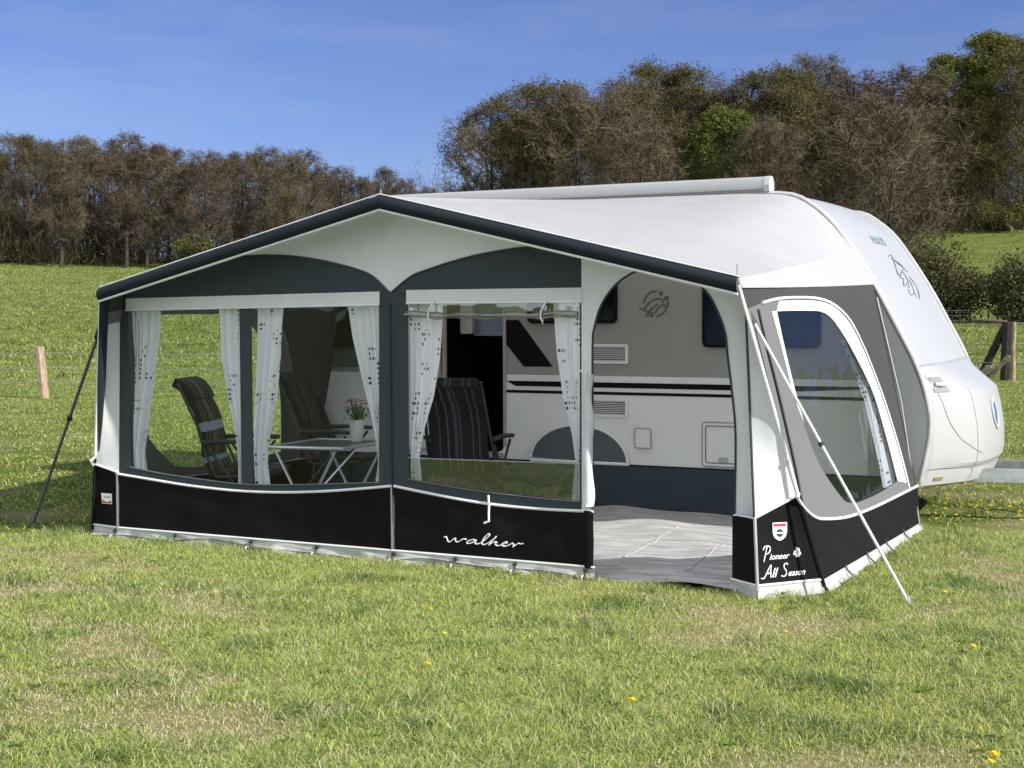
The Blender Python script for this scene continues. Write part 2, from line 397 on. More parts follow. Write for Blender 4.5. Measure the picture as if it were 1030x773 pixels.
def smoothp(pts, n=6):
    """Catmull-Rom through points"""
    P = [np.array(p, float) for p in pts]; out = []
    for i in range(len(P)-1):
        p0, p1, p2, p3 = P[max(i-1, 0)], P[i], P[i+1], P[min(i+2, len(P)-1)]
        for k in range(n):
            t = k/n; out.append(tuple(0.5*((2*p1)+(-p0+p2)*t+(2*p0-5*p1+4*p2-p3)*t*t+(-p0+3*p1-3*p2+p3)*t**3)))
    out.append(tuple(P[-1])); return out
def px0(l, y=0.0): return [tuple(onY(u, v, y)[[0, 2]]) for u, v in l]
ORD = ['first', 'second', 'third', 'fourth', 'fifth', 'sixth', 'seventh', 'eighth', 'ninth', 'tenth', 'eleventh', 'twelfth', 'thirteenth', 'fourteenth', 'fifteenth', 'sixteenth', 'seventeenth', 'eighteenth', 'nineteenth', 'twentieth', 'twenty-first', 'twenty-second', 'twenty-third', 'twenty-fourth']

# ------------------------------------------------------------------ terrain
def vnoise(x, y, s, seed):
    r = np.random.RandomState(seed); tab = r.rand(64, 64)
    X, Y = x*s+100, y*s+100; i, j = np.floor(X).astype(int), np.floor(Y).astype(int); fx, fy = X-i, Y-j
    fx = fx*fx*(3-2*fx); fy = fy*fy*(3-2*fy); i %= 64; j %= 64; i1, j1 = (i+1) % 64, (j+1) % 64
    return (tab[i, j]*(1-fx)+tab[i1, j]*fx)*(1-fy)+(tab[i, j1]*(1-fx)+tab[i1, j1]*fx)*fy
def dryness(x, y):
    n = 0.50*vnoise(x, y*1.5, 0.75, 3)+0.35*vnoise(x, y*1.3, 2.2, 4)+0.3*vnoise(x, y, 5.3, 5)
    n = n+0.22*np.exp(-((x-3.7)**2/1.5+(y-4.0)**2/1.2))
    d = np.hypot(x-CAM[0], y-CAM[1]); return np.clip((n-0.62)/0.19, 0, 0.85)*np.clip((22-d)/8, 0, 1)
def sstep(x): x = np.clip(x, 0, 1); return x*x*(3-2*x)
def height(x, y):
    x = np.asarray(x, float); y = np.asarray(y, float)
    dx, dy = x-CAM[0], y-CAM[1]; d = np.hypot(dx, dy)
    a = np.degrees(np.arctan2(dx, dy))-math.degrees(yaw); a = (a+180) % 360-180
    hl = 8.6*sstep((d-20)/165)+np.clip(d-26, 0, 60)*0.006
    hl = np.where(d > 26, hl, 8.6*sstep((d-20)/165))
    hr = 1.5*sstep((d-34)/34)+9.5*sstep((d-62)/80)+6*sstep((d-120)/200)
    wgt = sstep((a+9)/14)*(1-sstep((a-70)/60))
    wl = 1-sstep((np.abs(a+20)-60)/60)
    h = hl*(1-wgt)*wl+hr*wgt
    far = np.clip((d-18)/40, 0, 1)
    return h+far*(0.25*np.sin(x*0.09+1)*np.sin(y*0.075)+0.12*np.sin(x*0.23)*np.sin(y*0.19+2))
def H(x, y): return float(height(x, y))
ds = list(np.concatenate([np.linspace(0.0, 30, 120), np.geomspace(31, 260, 70), np.geomspace(280, 4000, 14)]))
na = 260; vs = []; fs = []
for d in ds:
    for k in range(na):
        an = 2*math.pi*k/na; x, y = CAM[0]+d*math.sin(an), CAM[1]+d*math.cos(an); vs.append((x, y, 0))
V = np.array(vs); V[:, 2] = height(V[:, 0], V[:, 1])
for i in range(len(ds)-1):
    for k in range(na): fs.append((i*na+k, i*na+(k+1) % na, (i+1)*na+(k+1) % na, (i+1)*na+k))
tb = MB(); tb.v = [tuple(p) for p in V]; tb.f = fs; tb.uv = [(0, 0)]*len(vs)
g = tb.build('ground', 'ground', smooth=True, auto=180); tag(g, kind='structure')
da = g.data.attributes.new('dry', 'FLOAT', 'POINT'); da.data.foreach_set('value', dryness(V[:, 0], V[:, 1]).astype(np.float32))
def at(px, d):
    """ground point under image column px at distance d"""
    q = ray(px, 330); q = q[:2]/np.linalg.norm(q[:2]); x, y = CAM[0]+q[0]*d, CAM[1]+q[1]*d
    return (x, y, H(x, y))
def topz(v, d, px=515): return (321.6-0.004*px-v)/FPX*d*math.cos(math.atan((px-515)/FPX))+CAM[2]

# ------------------------------------------------------------------ grass
def inside(x, y):
    tent = (x > -2.80) & (x < 2.93) & (y > 0.01) & (y < 3.0)
    return tent
def make_grass(name, n, d0, d1, a0, a1, hmin, hmax, wd, seed, power=1.0, label='', extra=None, dim=1.0):
    r = np.random.RandomState(seed)
    d = d0+(d1-d0)*r.rand(n)**power; a = np.radians(a0+(a1-a0)*r.rand(n))+yaw
    x, y = CAM[0]+d*np.sin(a), CAM[1]+d*np.cos(a)
    dry = dryness(x, y); tuft = vnoise(x, y, 3.1, 8)*0.6+vnoise(x, y, 7.0, 9)*0.4
    keep = (~inside(x, y)) & (r.rand(n) > 0.45*dry)
    if extra is not None: keep &= extra(x, y)
    x, y, d, dry, tuft = x[keep], y[keep], d[keep], dry[keep], tuft[keep]; n = len(x)
    z = height(x, y)
    hh = (hmin+(hmax-hmin)*r.rand(n)**1.8)*(0.35+1.4*tuft**1.5)*(1-0.65*dry)
    near = (x > -3.0) & (x < 3.1) & (y > -0.25) & (y < 0.3); hh = np.where(near, hh*1.25, hh)
    ang = r.rand(n)*2*np.pi; lean = np.abs(r.randn(n))*0.9+0.6; la = r.rand(n)*2*np.pi
    ww = wd*(0.6+0.8*r.rand(n))
    tx, ty = np.cos(ang)*ww, np.sin(ang)*ww
    lx, ly = np.cos(la)*hh*lean, np.sin(la)*hh*lean
    v = np.empty((n, 5, 3), np.float32)
    v[:, 0] = np.stack([x-tx, y-ty, z-0.004], 1); v[:, 1] = np.stack([x+tx, y+ty, z-0.004], 1)
    mx_, my_ = x+lx*0.35, y+ly*0.35
    v[:, 2] = np.stack([mx_+tx*0.8, my_+ty*0.8, z+hh*np.clip(0.68-0.2*lean, 0.15, 1)], 1); v[:, 3] = np.stack([mx_-tx*0.8, my_-ty*0.8, z+hh*np.clip(0.68-0.2*lean, 0.15, 1)], 1)
    v[:, 4] = np.stack([x+lx, y+ly, z+hh*np.clip(1.05-0.5*lean, 0.12, 1)], 1)
    me = bpy.data.meshes.new(name); me.vertices.add(n*5); me.vertices.foreach_set('co', v.ravel())
    base = (np.arange(n)*5)[:, None]
    q = (base+np.array([0, 1, 2, 3])); t = (base+np.array([3, 2, 4]))
    loops = np.concatenate([q, t], 1).ravel().astype(np.int32)
    me.loops.add(n*7); me.loops.foreach_set('vertex_index', loops)
    me.polygons.add(n*2)
    st = (np.arange(n)*7)[:, None]+np.array([0, 4]); me.polygons.foreach_set('loop_start', st.ravel().astype(np.int32))
    try: me.polygons.foreach_set('loop_total', np.tile([4, 3], n).astype(np.int32))
    except Exception: pass
    me.update(); me.validate()
    hue = r.rand(n); straw = (r.rand(n) < (0.14 if d0 < 8 else 0.05)+0.65*dry)
    big = vnoise(x, y, 0.45, 12); 
    c = np.stack([0.315+0.20*hue+0.05*big, 0.41+0.16*hue, 0.10+0.085*r.rand(n)], 1)
    deep = r.rand(n) < np.clip(0.25+0.6*(big-0.5)+2.0*(tuft-0.54), 0.06, 0.85); c[deep] = np.stack([0.085+0.07*hue, 0.165+0.08*hue, 0.03+0.03*hue], 1)[deep]
    c[straw] = np.stack([0.52+0.22*hue, 0.46+0.20*hue, 0.28+0.15*hue], 1)[straw]
    c = c*dim; cc = np.ones((n, 5, 4), np.float32); cc[:, :, :3] = c[:, None, :]
    at_ = me.attributes.new('tone', 'FLOAT_COLOR', 'POINT'); at_.data.foreach_set('color', cc.ravel())
    me.materials.append(M['grass'])
    o = bpy.data.objects.new(name, me); col.objects.link(o)
    return tag(o, label, 'grass', kind='stuff')
make_grass('grass', 560000, 4.3, 11.5, -23, 23, 0.018, 0.085, 0.00145, 21, 0.85, 'short sunlit lawn grass with dry straw patches before the awning')
make_grass('meadow_grass', 300000, 11.5, 44, -24, 24, 0.025, 0.085, 0.0048, 22, 0.8, 'longer meadow grass round and behind the awning and caravan', dim=0.92)
make_grass('hill_grass', 260000, 36, 128, -24, 24, 0.06, 0.22, 0.017, 23, 0.75, 'pasture grass on the rising slopes behind the fences', dim=0.74)

# flat leaf rosettes of weeds in the lawn
rn = np.random.RandomState(77); V_, F_, C_ = [], [], []
for _ in range(500):
    d = rn.uniform(4.6, 11); a = R(rn.uniform(-22, 22))+yaw; x, y = CAM[0]+d*math.sin(a), CAM[1]+d*math.cos(a)
    if (-2.8 < x < 2.95 and 0 < y < 3) or dryness(np.array([x]), np.array([y]))[0] > .3: continue
    sz = rn.uniform(.016, .04); cl = np.array([0.17, 0.27, 0.05])*rn.uniform(.6, 1.3); z0 = H(x, y)+0.012
    for k in range(rn.randint(5, 9)):
        t = rn.uniform(0, 6.28); c, s_ = math.cos(t), math.sin(t); l = sz*rn.uniform(.7, 1.2); w2 = l*.22; o = len(V_)
        V_ += [(x, y, z0), (x+c*l*.6-s_*w2, y+s_*l*.6+c*w2, z0+l*.35), (x+c*l, y+s_*l, z0+l*.25), (x+c*l*.6+s_*w2, y+s_*l*.6-c*w2, z0+l*.35)]; F_.append((o, o+1, o+2, o+3)); C_ += [cl*rn.uniform(.8, 1.2)]*4
me = bpy.data.meshes.new('weeds'); me.from_pydata(V_, [], F_); ta = me.attributes.new('tone', 'FLOAT_COLOR', 'POINT'); cc = np.ones((len(V_), 4), np.float32); cc[:, :3] = np.array(C_); ta.data.foreach_set('color', cc.ravel())
me.materials.append(M['grass']); wo_ = bpy.data.objects.new('weeds', me); col.objects.link(wo_); tag(wo_, 'low green leaf rosettes of weeds scattered in the lawn', 'weeds', kind='stuff')

# ------------------------------------------------------------------ awning
AX = 0.07                                    # ridge x
aw = thing('caravan_awning', (AX, 0, 0), 'white and grey caravan awning with black skirt, clear windows and open arched doorway', 'awning')
FY = -0.25
def zr(x): return 2.455-abs(x-AX)*(0.575/2.43)
HW = 2.43
def fw(p, q, o): return (p, o, q)             # front plane mapping (y = offset)
# roof : ruled surface from gable front edge to the caravan rail
RAIL = [(AX, 2.665), (1.2, 2.66), (1.6, 2.652), (1.88, 2.62), (2.06, 2.52), (2.22, 2.37), (2.34, 2.22)]
RAIL2 = [(2.34, 2.22), (2.45, 2.06), (2.53, 1.915)]
def roof_half(sg):
    nb = 26; back = resample(smoothp(RAIL, 5), nb); rows = []
    for k in range(nb):
        u = k/(nb-1); fx, fz = AX+sg*HW*u, 2.455-0.575*u
        bx, bz = AX+sg*(back[k][0]-AX), back[k][1]; row = []
        for j in range(19):
            t = j/18; sag = -0.045*math.sin(math.pi*t)*(0.5+0.5*math.sin(math.pi*u)) if u > 0.02 else -0.01*math.sin(math.pi*t)
            row.append((fx+(bx-fx)*t, FY+(3.0-FY)*t, fz+(bz-fz)*t+sag))
        rows.append(row)
    b2 = resample(smoothp(RAIL2, 4), 8); c = (AX+sg*HW, FY, 1.88)
    rows2 = []
    for q in b2:
        bx, bz = AX+sg*(q[0]-AX), q[1]; rows2.append([lerp(c, (bx, 3.0, bz), j/18) for j in range(19)])
    # keep the fan's first edge on the sagged main edge
    rows2[0] = rows[-1]
    # give the lower hem of the fan a small width at the corner
    for i, r_ in enumerate(rows2[1:], 1):
        f = i/(len(rows2)-1)
        for j in range(19):
            x, y, z = r_[j]; r_[j] = (x+sg*0.012*f*(1-j/18), y, z-0.045*f*(1-j/18)-0.006*math.sin(math.pi*j/18)*f)
    return rows, rows2
mb = MB(); hems = {}
for sg in (1, -1):
    a, b = roof_half(sg); mb.grid(a); mb.grid(b); hems[sg] = b[-1]
mb.build('roof', 'roof_fabric', aw, smooth=True, auto=60)
# padded dark fascia and its white piping
for sg in (1, -1): pass
path = [(AX-HW, FY, zr(AX-HW)), (AX, FY, 2.455), (AX+HW, FY, zr(AX+HW))]
rows = []
sec = [(0.05, 0.006), (0.0, 0.008), (-0.03, -0.004), (-0.045, -0.03), (-0.042, -0.06), (-0.02, -0.088), (0.02, -0.09)]
for p in resample(path[:2], 12)+resample(path[1:], 12)[1:]:
    rows.append([(p[0], p[1]+dy, p[2]+dz) for dy, dz in sec])
MB().grid(rows).build('fascia', 'fascia', aw, smooth=True, auto=70)
for dz, dy, r_ in ((-0.092, -0.018, 0.009), (0.012, -0.012, 0.005)):
    MB().tube([(p[0], p[1]+dy, p[2]+dz) for p in path], r_, 6).build('fascia_piping', 'white_piping', aw, smooth=True)
for sg in (1, -1): MB().tube([(x, y, z) for x, y, z in hems[sg]], 0.012, 6).build('roof_hem', 'white_piping', aw, smooth=True)
for a, b in (((AX, FY, 2.44), (AX, FY, 2.50)), ((AX+HW-.01, FY, 1.87), (AX+HW-.01, FY, 1.96)), ((AX-HW+.01, FY, 1.87), (AX-HW+.01, FY, 1.94))): MB().tube([a, b], 0.0045, 6).build('pole_spike', 'steel', aw)

# front panel outlines (x, z) measured on the front plane
PL, PR = -2.44, 2.50        # pole lines
skirt1 = px0([(117, 476.5), (150, 482), (190, 488.5), (235, 493.5), (275, 495.3), (315, 494.8), (355, 492.4), (394, 489)])
skirt2 = px0([(396.5, 489), (430, 496), (469, 503.5), (500, 508), (530, 511), (560, 513), (597, 514.5)])
arch1 = px0([(235, 258), (262, 256.5), (290, 257), (318, 260.5), (345, 266.5), (362, 271.5), (376, 278), (393, 294.5)])
arch2 = px0([(393, 294.5), (413, 278), (430, 271), (456, 262.5), (481, 256), (508, 251), (531, 248), (552, 246.5), (585, 248)])
arch1 = smoothp(arch1, 3); arch2 = smoothp(arch2, 3)
xL, xR = px0([(110, 400)])[0][0], px0([(585, 380)])[0][0]
wall_top = lambda x: zr(x)-0.004
# white gable between fascia and arches
gab = [(arch1[0][0]-0.6, wall_top(arch1[0][0]-0.6))]+[(AX, wall_top(AX)), (xR, wall_top(xR))]+arch2[::-1]+arch1[::-1][1:]
gab = [p for p in gab]
MB().poly(gab, fw, 0.003).build('gable', 'white_fabric', aw)
mb = MB(); mb.tube([(p[0], -0.004, p[1]) for p in arch1[:-1]+arch2], 0.004, 5); mb.build('gable_seam', 'side_light', aw)
# windows
W1 = px0([(128, 303), (381, 298), (381, 485.5), (350, 486.5), (315, 487.5), (275, 488), (240, 487), (200, 482), (160, 476), (131, 470)])
W2 = px0([(410, 300), (583, 296), (583, 505), (545, 501.5), (500, 496.5), (460, 491), (411, 482)])
bx0, bx1 = px0([(241.5, 400)])[0][0], px0([(253.5, 400)])[0][0]
def lower(poly, x):   # bottom edge of a window at x
    pts = sorted([p for p in poly if p[1] < 1.2])
    for a, b in zip(pts, pts[1:]):
        if a[0] <= x <= b[0]: return a[1]+(b[1]-a[1])*(x-a[0])/(b[0]-a[0])
    return pts[0][1] if x < pts[0][0] else pts[-1][1]
def split(poly):
    xt0, zt0 = poly[0]; xt1, zt1 = poly[1]
    ztop = lambda x: zt0+(zt1-zt0)*(x-xt0)/(xt1-xt0)
    A = [(xt0, zt0), (bx0, ztop(bx0)), (bx0, lower(poly, bx0))]+[p for p in poly[2:] if p[0] < bx0-0.01]
    B = [(bx1, ztop(bx1)), (xt1, zt1)]+[p for p in poly[2:] if p[0] > bx1+0.01]+[(bx1, lower(poly, bx1))]
    return A, B
W1A, W1B = split(W1)
dark1 = [(PL, skirt1[0][1]-0.01), (PL, wall_top(PL)), (arch1[0][0]-0.6, wall_top(arch1[0][0]-0.6))]+arch1+[(s[0], s[1]) for s in skirt1[::-1]][0:]
MB().poly(dark1, lambda p, q, o: (p, 0.004+o, q), 0.004, [W1A, W1B]).build('front_panel', 'petrol', aw)
dark2 = [(skirt1[-1][0], skirt1[-1][1])]+[(arch1[-1][0], arch1[-1][1])]+arch2[1:]+[(xR, wall_top(xR)-0.0), (xR, skirt2[-1][1])]+[s for s in skirt2[::-1] if s[0] < xR]
dark2 = [p for i, p in enumerate(dark2) if i == 0 or abs(p[0]-dark2[i-1][0])+abs(p[1]-dark2[i-1][1]) > 1e-4]
MB().poly(dark2, lambda p, q, o: (p, 0.004+o, q), 0.004, [W2]).build('front_panel', 'petrol', aw)
# clear panes
for A in (W1A, W1B): MB().poly(A, lambda p, q, o: (p, 0.010+o, q), 0.0015).build('window_pane', 'foil', aw)
W2low = px0([(410, 461), (583, 467), (583, 505), (545, 501.5), (500, 496.5), (460, 491), (411, 482)])
MB().poly(W2low, lambda p, q, o: (p, 0.010+o, q), 0.0015).build('window_pane', 'foil_reflect', aw)
a, b = px0([(410, 461), (583, 467)]); MB().tube([(a[0], 0.008, a[1]), (b[0], 0.008, b[1])], 0.006, 6).build('pane_edge', 'foil_reflect', aw)
# pale header bands over the windows
hb = px0([(127, 300.5), (382, 293.5), (382, 306.5), (127, 312)]); MB().poly(hb, lambda p, q, o: (p, -0.006+o, q), 0.005).build('window_header', 'white_fabric', aw)
hb = px0([(409, 292), (585.5, 289.5), (585.5, 303.5), (409, 305)]); MB().poly(hb, lambda p, q, o: (p, -0.006+o, q), 0.005).build('window_header', 'white_fabric', aw)
# white seam lines under headers and along pane bottoms
for l_ in ([(127, 312.5), (382, 307)], [(409, 305.5), (585.5, 304)]):
    p = px0(l_); MB().tube([(p[0][0], -0.008, p[0][1]), (p[1][0], -0.008, p[1][1])], 0.006, 5).build('header_piping', 'white_piping', aw, smooth=True)
for sk in (skirt1, skirt2): MB().tube([(p[0], -0.004, p[1]) for p in smoothp(sk, 3)], 0.010, 6).build('skirt_piping', 'white_piping', aw, smooth=True)
for poly_ in (W1, W2):
    pts = sorted([p for p in poly_ if p[1] < 1.2]); MB().tube([(p[0], 0.0, p[1]) for p in smoothp(pts, 3)], 0.005, 5).build('pane_welt', 'side_light', aw, smooth=True)
# rolled-up window blind on the second window
r0, r1 = px0([(409, 316.5), (582, 316)]); mb = MB(); rows = []
n = 40
for i in range(n+1):
    t = i/n; x = r0[0]+(r1[0]-r0[0])*t; zc = r0[1]+(r1[1]-r0[1])*t-0.012*math.sin(math.pi*t)+0.004*math.sin(t*23)
    rr = 0.021+0.003*math.sin(t*17)+0.003*math.sin(t*41)
    rows.append([(x, -0.012+rr*1.1*math.cos(2*math.pi*k/12), zc+rr*(1+0.12*math.sin(k*2+t*9))*math.sin(2*math.pi*k/12)) for k in range(12)])
mb.grid(rows, closed=True).add(rows[0], [tuple(range(12))]).add(rows[-1], [tuple(range(12))])
rb = mb.build('rolled_blind', 'rolled_foil', aw, smooth=True)
pts = px0([(411, 304), (582, 302), (582, 314), (411, 315)]); MB().poly(pts, lambda p, q, o: (p, 0.006+o, q), 0.0015).build('pane_fold', 'foil_reflect', aw)
for u in (435.5, 548.5):
    q = px0([(u+2, 303), (u-1, 312), (u-1.5, 320), (u, 326)]); mb = MB()
    mb.tube([(q[0][0], -0.012, q[0][1]), (q[1][0], -0.045, q[1][1]), (q[2][0], -0.05, q[2][1]), (q[3][0], -0.035, q[3][1])], 0.0065, 6, flat=0.6)
    mb.tube([(q[2][0], -0.05, q[2][1]), (q[2][0]+0.02, -0.05, q[2][1]-0.02)], 0.005, 5); mb.build('tie_strap', 'white_piping', rb)
MB().tube([(q_[0], -0.012-0.004*i, q_[1]) for i, q_ in enumerate(px0([(492, 498), (493, 508), (493, 518), (493.5, 524), (489, 526)]))], 0.008, 6).build('tie_cord', 'white_piping', aw)

# black skirt and pale ground strip
zs = 0.082
def strip_top(x): return zs
def skirt_poly(top): return [(top[0][0], zs-0.01)]+[(p[0], p[1]) for p in top]+[(top[-1][0], zs-0.01)]
for top in (skirt1, skirt2):
    top = smoothp(top, 3); nx = len(top); rows = []
    for i, (x, z) in enumerate(top):
        rows.append([(x, -0.001-0.008*math.sin(j/8*math.pi)*math.sin(x*5+j)*0.6, zs-0.01+(z-zs+0.01)*j/8) for j in range(9)])
    MB().grid(rows).build('skirt', 'black_pvc', aw, smooth=True, auto=80)
def flap(x0, x1, yb0, yb1, n=60, seed=1, name='ground_strip'):
    rn = random.Random(seed); ph = [rn.random()*6 for _ in range(6)]; rows = []
    for i in range(n+1):
        t = i/n; x = x0+(x1-x0)*t; yb = yb0+(yb1-yb0)*t
        wv = 0.016*math.sin(x*7+ph[0])+0.012*math.sin(x*17+ph[1])+0.007*math.sin(x*41+ph[2])
        rows.append([(x, yb-0.004-(0.02+wv)*(1-j/5)**1.2*0.9-0.006*math.sin(j*1.7+x*13), 0.0+zs*j/5) for j in range(6)])
    return MB().grid(rows).build(name, 'mud_flap', aw, smooth=True, auto=80)
flap(-2.46, 1.48, 0, 0, 150, 1)
STRIPS = []
# doorway panel : white, with arched opening
op = px0([(596.3, 514), (596.3, 400), (596.3, 346), (598, 330), (605, 307), (620, 286), (640, 273), (656, 269), (672, 270), (689, 276.5), (710, 293), (721, 311.5), (729.5, 335), (732, 358), (737, 400), (740, 440), (739, 520)])
xo0 = op[0][0]; opz = smoothp(op, 3)
PRt, PRb = 2.455, 2.545
outer = [(xR, skirt2[-1][1]), (xR, wall_top(xR)), (PRt, wall_top(PRt)), (PRb-0.02, 0.47)]+opz[::-1]
MB().poly(outer, fw, 0.003).build('doorway_panel', 'white_fabric', aw)
MB().tube([(p[0], -0.003, p[1]) for p in opz], 0.007, 6).build('doorway_zip', 'petrol', aw, smooth=True)
# rolled door leaf tied left of the doorway
rows = []
for i in range(31):
    t = i/30; z = 0.47+(1.30-0.47)*t; rr = 0.036-0.006*t+0.004*math.sin(t*21)
    rows.append([(xo0-0.02+rr*0.9*math.cos(2*math.pi*k/12)+0.006*math.sin(t*13), -0.02+rr*math.sin(2*math.pi*k/12)*(1+0.15*math.sin(k*3+t*8)), z) for k in range(12)])
mb = MB().grid(rows, closed=True).add(rows[0], [tuple(range(12))]).add(rows[-1], [tuple(range(12))])
dr = mb.build('rolled_door', 'white_fabric', aw, smooth=True, auto=80)
q = px0([(588, 373), (594, 374), (592, 392)]); MB().tube([(q[0][0], -0.06, q[0][1]), (q[1][0], -0.064, q[1][1]), (q[2][0], -0.05, q[2][1])], 0.008, 6).build('tie_strap', 'white_piping', dr)
rows = [[(xo0-0.068+0.074*j/4+0.012*(0 if z_ < .3 else 0), -0.006-0.012*math.sin(j/4*math.pi), z_) for j in range(5)] for z_ in np.linspace(zs-.01, 0.44, 8)]
MB().grid(rows).build('skirt', 'black_pvc', aw, smooth=True, auto=80)
# right of the doorway : skirt piece, gusset wing
def slant(sg, z):         # outer corner edge of the wing at height z
    t = (1.84-z)/1.80; x = AX+sg*(2.43+(0.385 if sg > 0 else 0.40)*t); y = -0.25+(0.47 if sg > 0 else 0.30)*t
    return x, y
def pole(sg, z):
    t = (1.84-z)/1.80
    return (2.462+0.13*t, -0.15*t) if sg > 0 else (-2.40-0.055*t, 0.0)
def wing(sg, z0, z1, zb0=None, n=14, m=8, bulge=0.0):
    """ruled surface pole->slant between heights; zb gives a sloped top edge at the slant side"""
    rows = []
    for i in range(n+1):
        row = []
        for j in range(m+1):
            s_ = j/m; za = z0[0]+(z0[1]-z0[0])*s_; zb = z1[0]+(z1[1]-z1[0])*s_; z = za+(zb-za)*i/n
            p, q = pole(sg, z), slant(sg, z)
            x, y = p[0]+(q[0]-p[0])*s_, p[1]+(q[1]-p[1])*s_+bulge*math.sin(math.pi*s_)
            row.append((x, y, z))
        rows.append(row)
    return rows
MB().grid(wing(1, (0.475, 0.60), (1.86, 1.84))).build('corner_wing', 'white_fabric', aw, smooth=True, auto=80)
MB().grid(wing(1, (0.075, 0.075), (0.475, 0.60), bulge=0.01)).build('corner_skirt', 'black_pvc', aw, smooth=True, auto=80)
MB().grid(wing(-1, (0.50, 0.56), (1.86, 1.84))).build('corner_wing', 'white_fabric', aw, smooth=True, auto=80)
MB().grid(wing(-1, (0.075, 0.075), (0.50, 0.56), bulge=0.01)).build('corner_skirt', 'black_pvc', aw, smooth=True, auto=80)
for sg in (1, -1):
    w_ = wing(sg, (0.0, 0.0), (0.078, 0.078), n=4, m=24)
    rn = random.Random(5+sg)
    w_ = [[(x, y-0.012*(1-i/4)*(1+0.8*math.sin(j*1.3)), z) for j, (x, y, z) in enumerate(r_)] for i, r_ in enumerate(w_)]
    MB().grid(w_).build('ground_strip', 'mud_flap', aw, smooth=True, auto=80)
for pth in ([(-2.46, -0.006, zs), (1.48, -0.006, zs)], [(2.38, -0.008, zs), (pole(1, zs)[0], pole(1, zs)[1]-0.008, zs), (*slant(1, zs), zs)], [(-2.46, -0.006, zs), (*slant(-1, zs), zs)]):
    MB().tube(pth, 0.008, 6).build('strip_piping', 'white_piping', aw, smooth=True)
rows = [[(2.385+(pole(1, z)[0]-2.385)*j/5, pole(1, z)[1]*j/5-0.004-0.008*math.sin(j/5*math.pi), z) for j in range(6)] for z in np.linspace(zs-0.01, 0.47, 8)]
MB().grid(rows).build('skirt', 'black_pvc', aw, smooth=True, auto=80)
flap(2.37, 2.592, 0, -0.15, 12, 4)
for pth, r_, m_ in (([(pole(1, z)[0], pole(1, z)[1]-0.006, z) for z in (0.475, 0.2, 0.05)], 0.011, 'steel'), ([(PL-0.012, -0.006, 0.5), (PL-0.016, -0.006, 0.04)], 0.011, 'steel'),
                    ([(skirt1[-1][0], -0.006, 0.53), (skirt1[-1][0]+0.004, -0.006, 0.04)], 0.007, 'steel'), ([(pole(1, z)[0]-0.004, pole(1, z)[1]-0.004, z) for z in (1.70, 1.2, 0.48)], 0.008, 'petrol'),
                    ([(skirt1[-1][0]-0.006, -0.004, 1.76), (skirt1[-1][0], -0.004, 0.53)], 0.006, 'petrol')):
    MB().tube(pth, r_, 6).build('zip', m_, aw, smooth=True)
def piping(pth, r_, m_): MB().tube(pth, r_, 6).build('corner_piping', m_, aw, smooth=True)
for sg, za, zb in ((1, 0.475, 0.60), (-1, 0.5, 0.56)):
    p, q = pole(sg, za), slant(sg, zb); piping([(p[0], p[1]-0.006, za), (q[0], q[1]-0.006, zb)], 0.008, 'white_piping')
    piping([(*slant(sg, z), z) for z in (1.84, 1.2, 0.62)], 0.010, 'white_piping'); piping([(*slant(sg, z), z) for z in (0.60, 0.3, 0.04)], 0.013, 'side_black')
MB().tube([(slant(-1, z)[0]+0.03, slant(-1, z)[1]+0.01, z) for z in (1.80, 1.2, 0.66)], [0.035, 0.03, 0.008], 6, flat=0.35).build('corner_zip_cover', 'fascia', aw, smooth=True)
p0_ = px0([(738.5, 520)])[0]; piping([(p0_[0], -0.006, p0_[1]+0.01), (pole(1, .475)[0], pole(1, .475)[1]-0.006, 0.475)], 0.007, 'white_piping')

# side walls : plane through slant edge and caravan wall
def side(sg):
    def f(p, q, o=0.0):   # p = y, q = z
        t = (1.84-q)/1.80; x = AX+(2.43+(0.385 if sg > 0 else 0.40)*t); ys = -0.25+(0.47 if sg > 0 else 0.30)*t
        y = ys+(3.0-ys)*(p/3.0)              # p 0..3 along the wall
        xb = float(np.interp(q, [0, .35, 1.07, 1.92], [2.905, 2.88, 2.74, 2.532])); x = x+(xb-x)*(p/3.0)
        return (AX+sg*(x-AX-o*0.98), y, q-o*0.2)
    return f
def yz(l):   # measured (y, z) -> (p, z)
    out = []
    for y, z in l:
        t = (1.84-z)/1.80; ys = -0.25+0.47*t; out.append(((y-ys)/(3.0-ys)*3.0, z))
    return out
win = smoothp(yz([(0.36, 1.69), (0.9, 1.695), (1.42, 1.68), (1.72, 1.56), (2.02, 1.32), (2.23, 1.07), (2.36, 0.72), (2.43, 0.44)]), 4)+smoothp(yz([(2.43, 0.44), (1.9, 0.415), (1.33, 0.415), (1.08, 0.44), (0.94, 0.49), (0.63, 0.71), (0.47, 0.95), (0.41, 1.16), (0.37, 1.45), (0.36, 1.69)]), 3)[1:-1]
pip = yz([(0.02, 0.60), (0.12, 0.52), (0.30, 0.44), (0.54, 0.40), (0.95, 0.36), (1.4, 0.345), (1.9, 0.34), (2.99, 0.345)])
pip = [(0.0, 0.61)]+smoothp(pip, 4)[1:]
pip[-1] = (3.0, 0.345)
inn = smoothp(yz([(0.10, 1.74), (0.6, 1.775), (1.45, 1.77), (1.95, 1.66), (2.2, 1.47), (2.38, 1.2), (2.56, 0.85), (2.66, 0.60), (2.72, 0.355)]), 4)
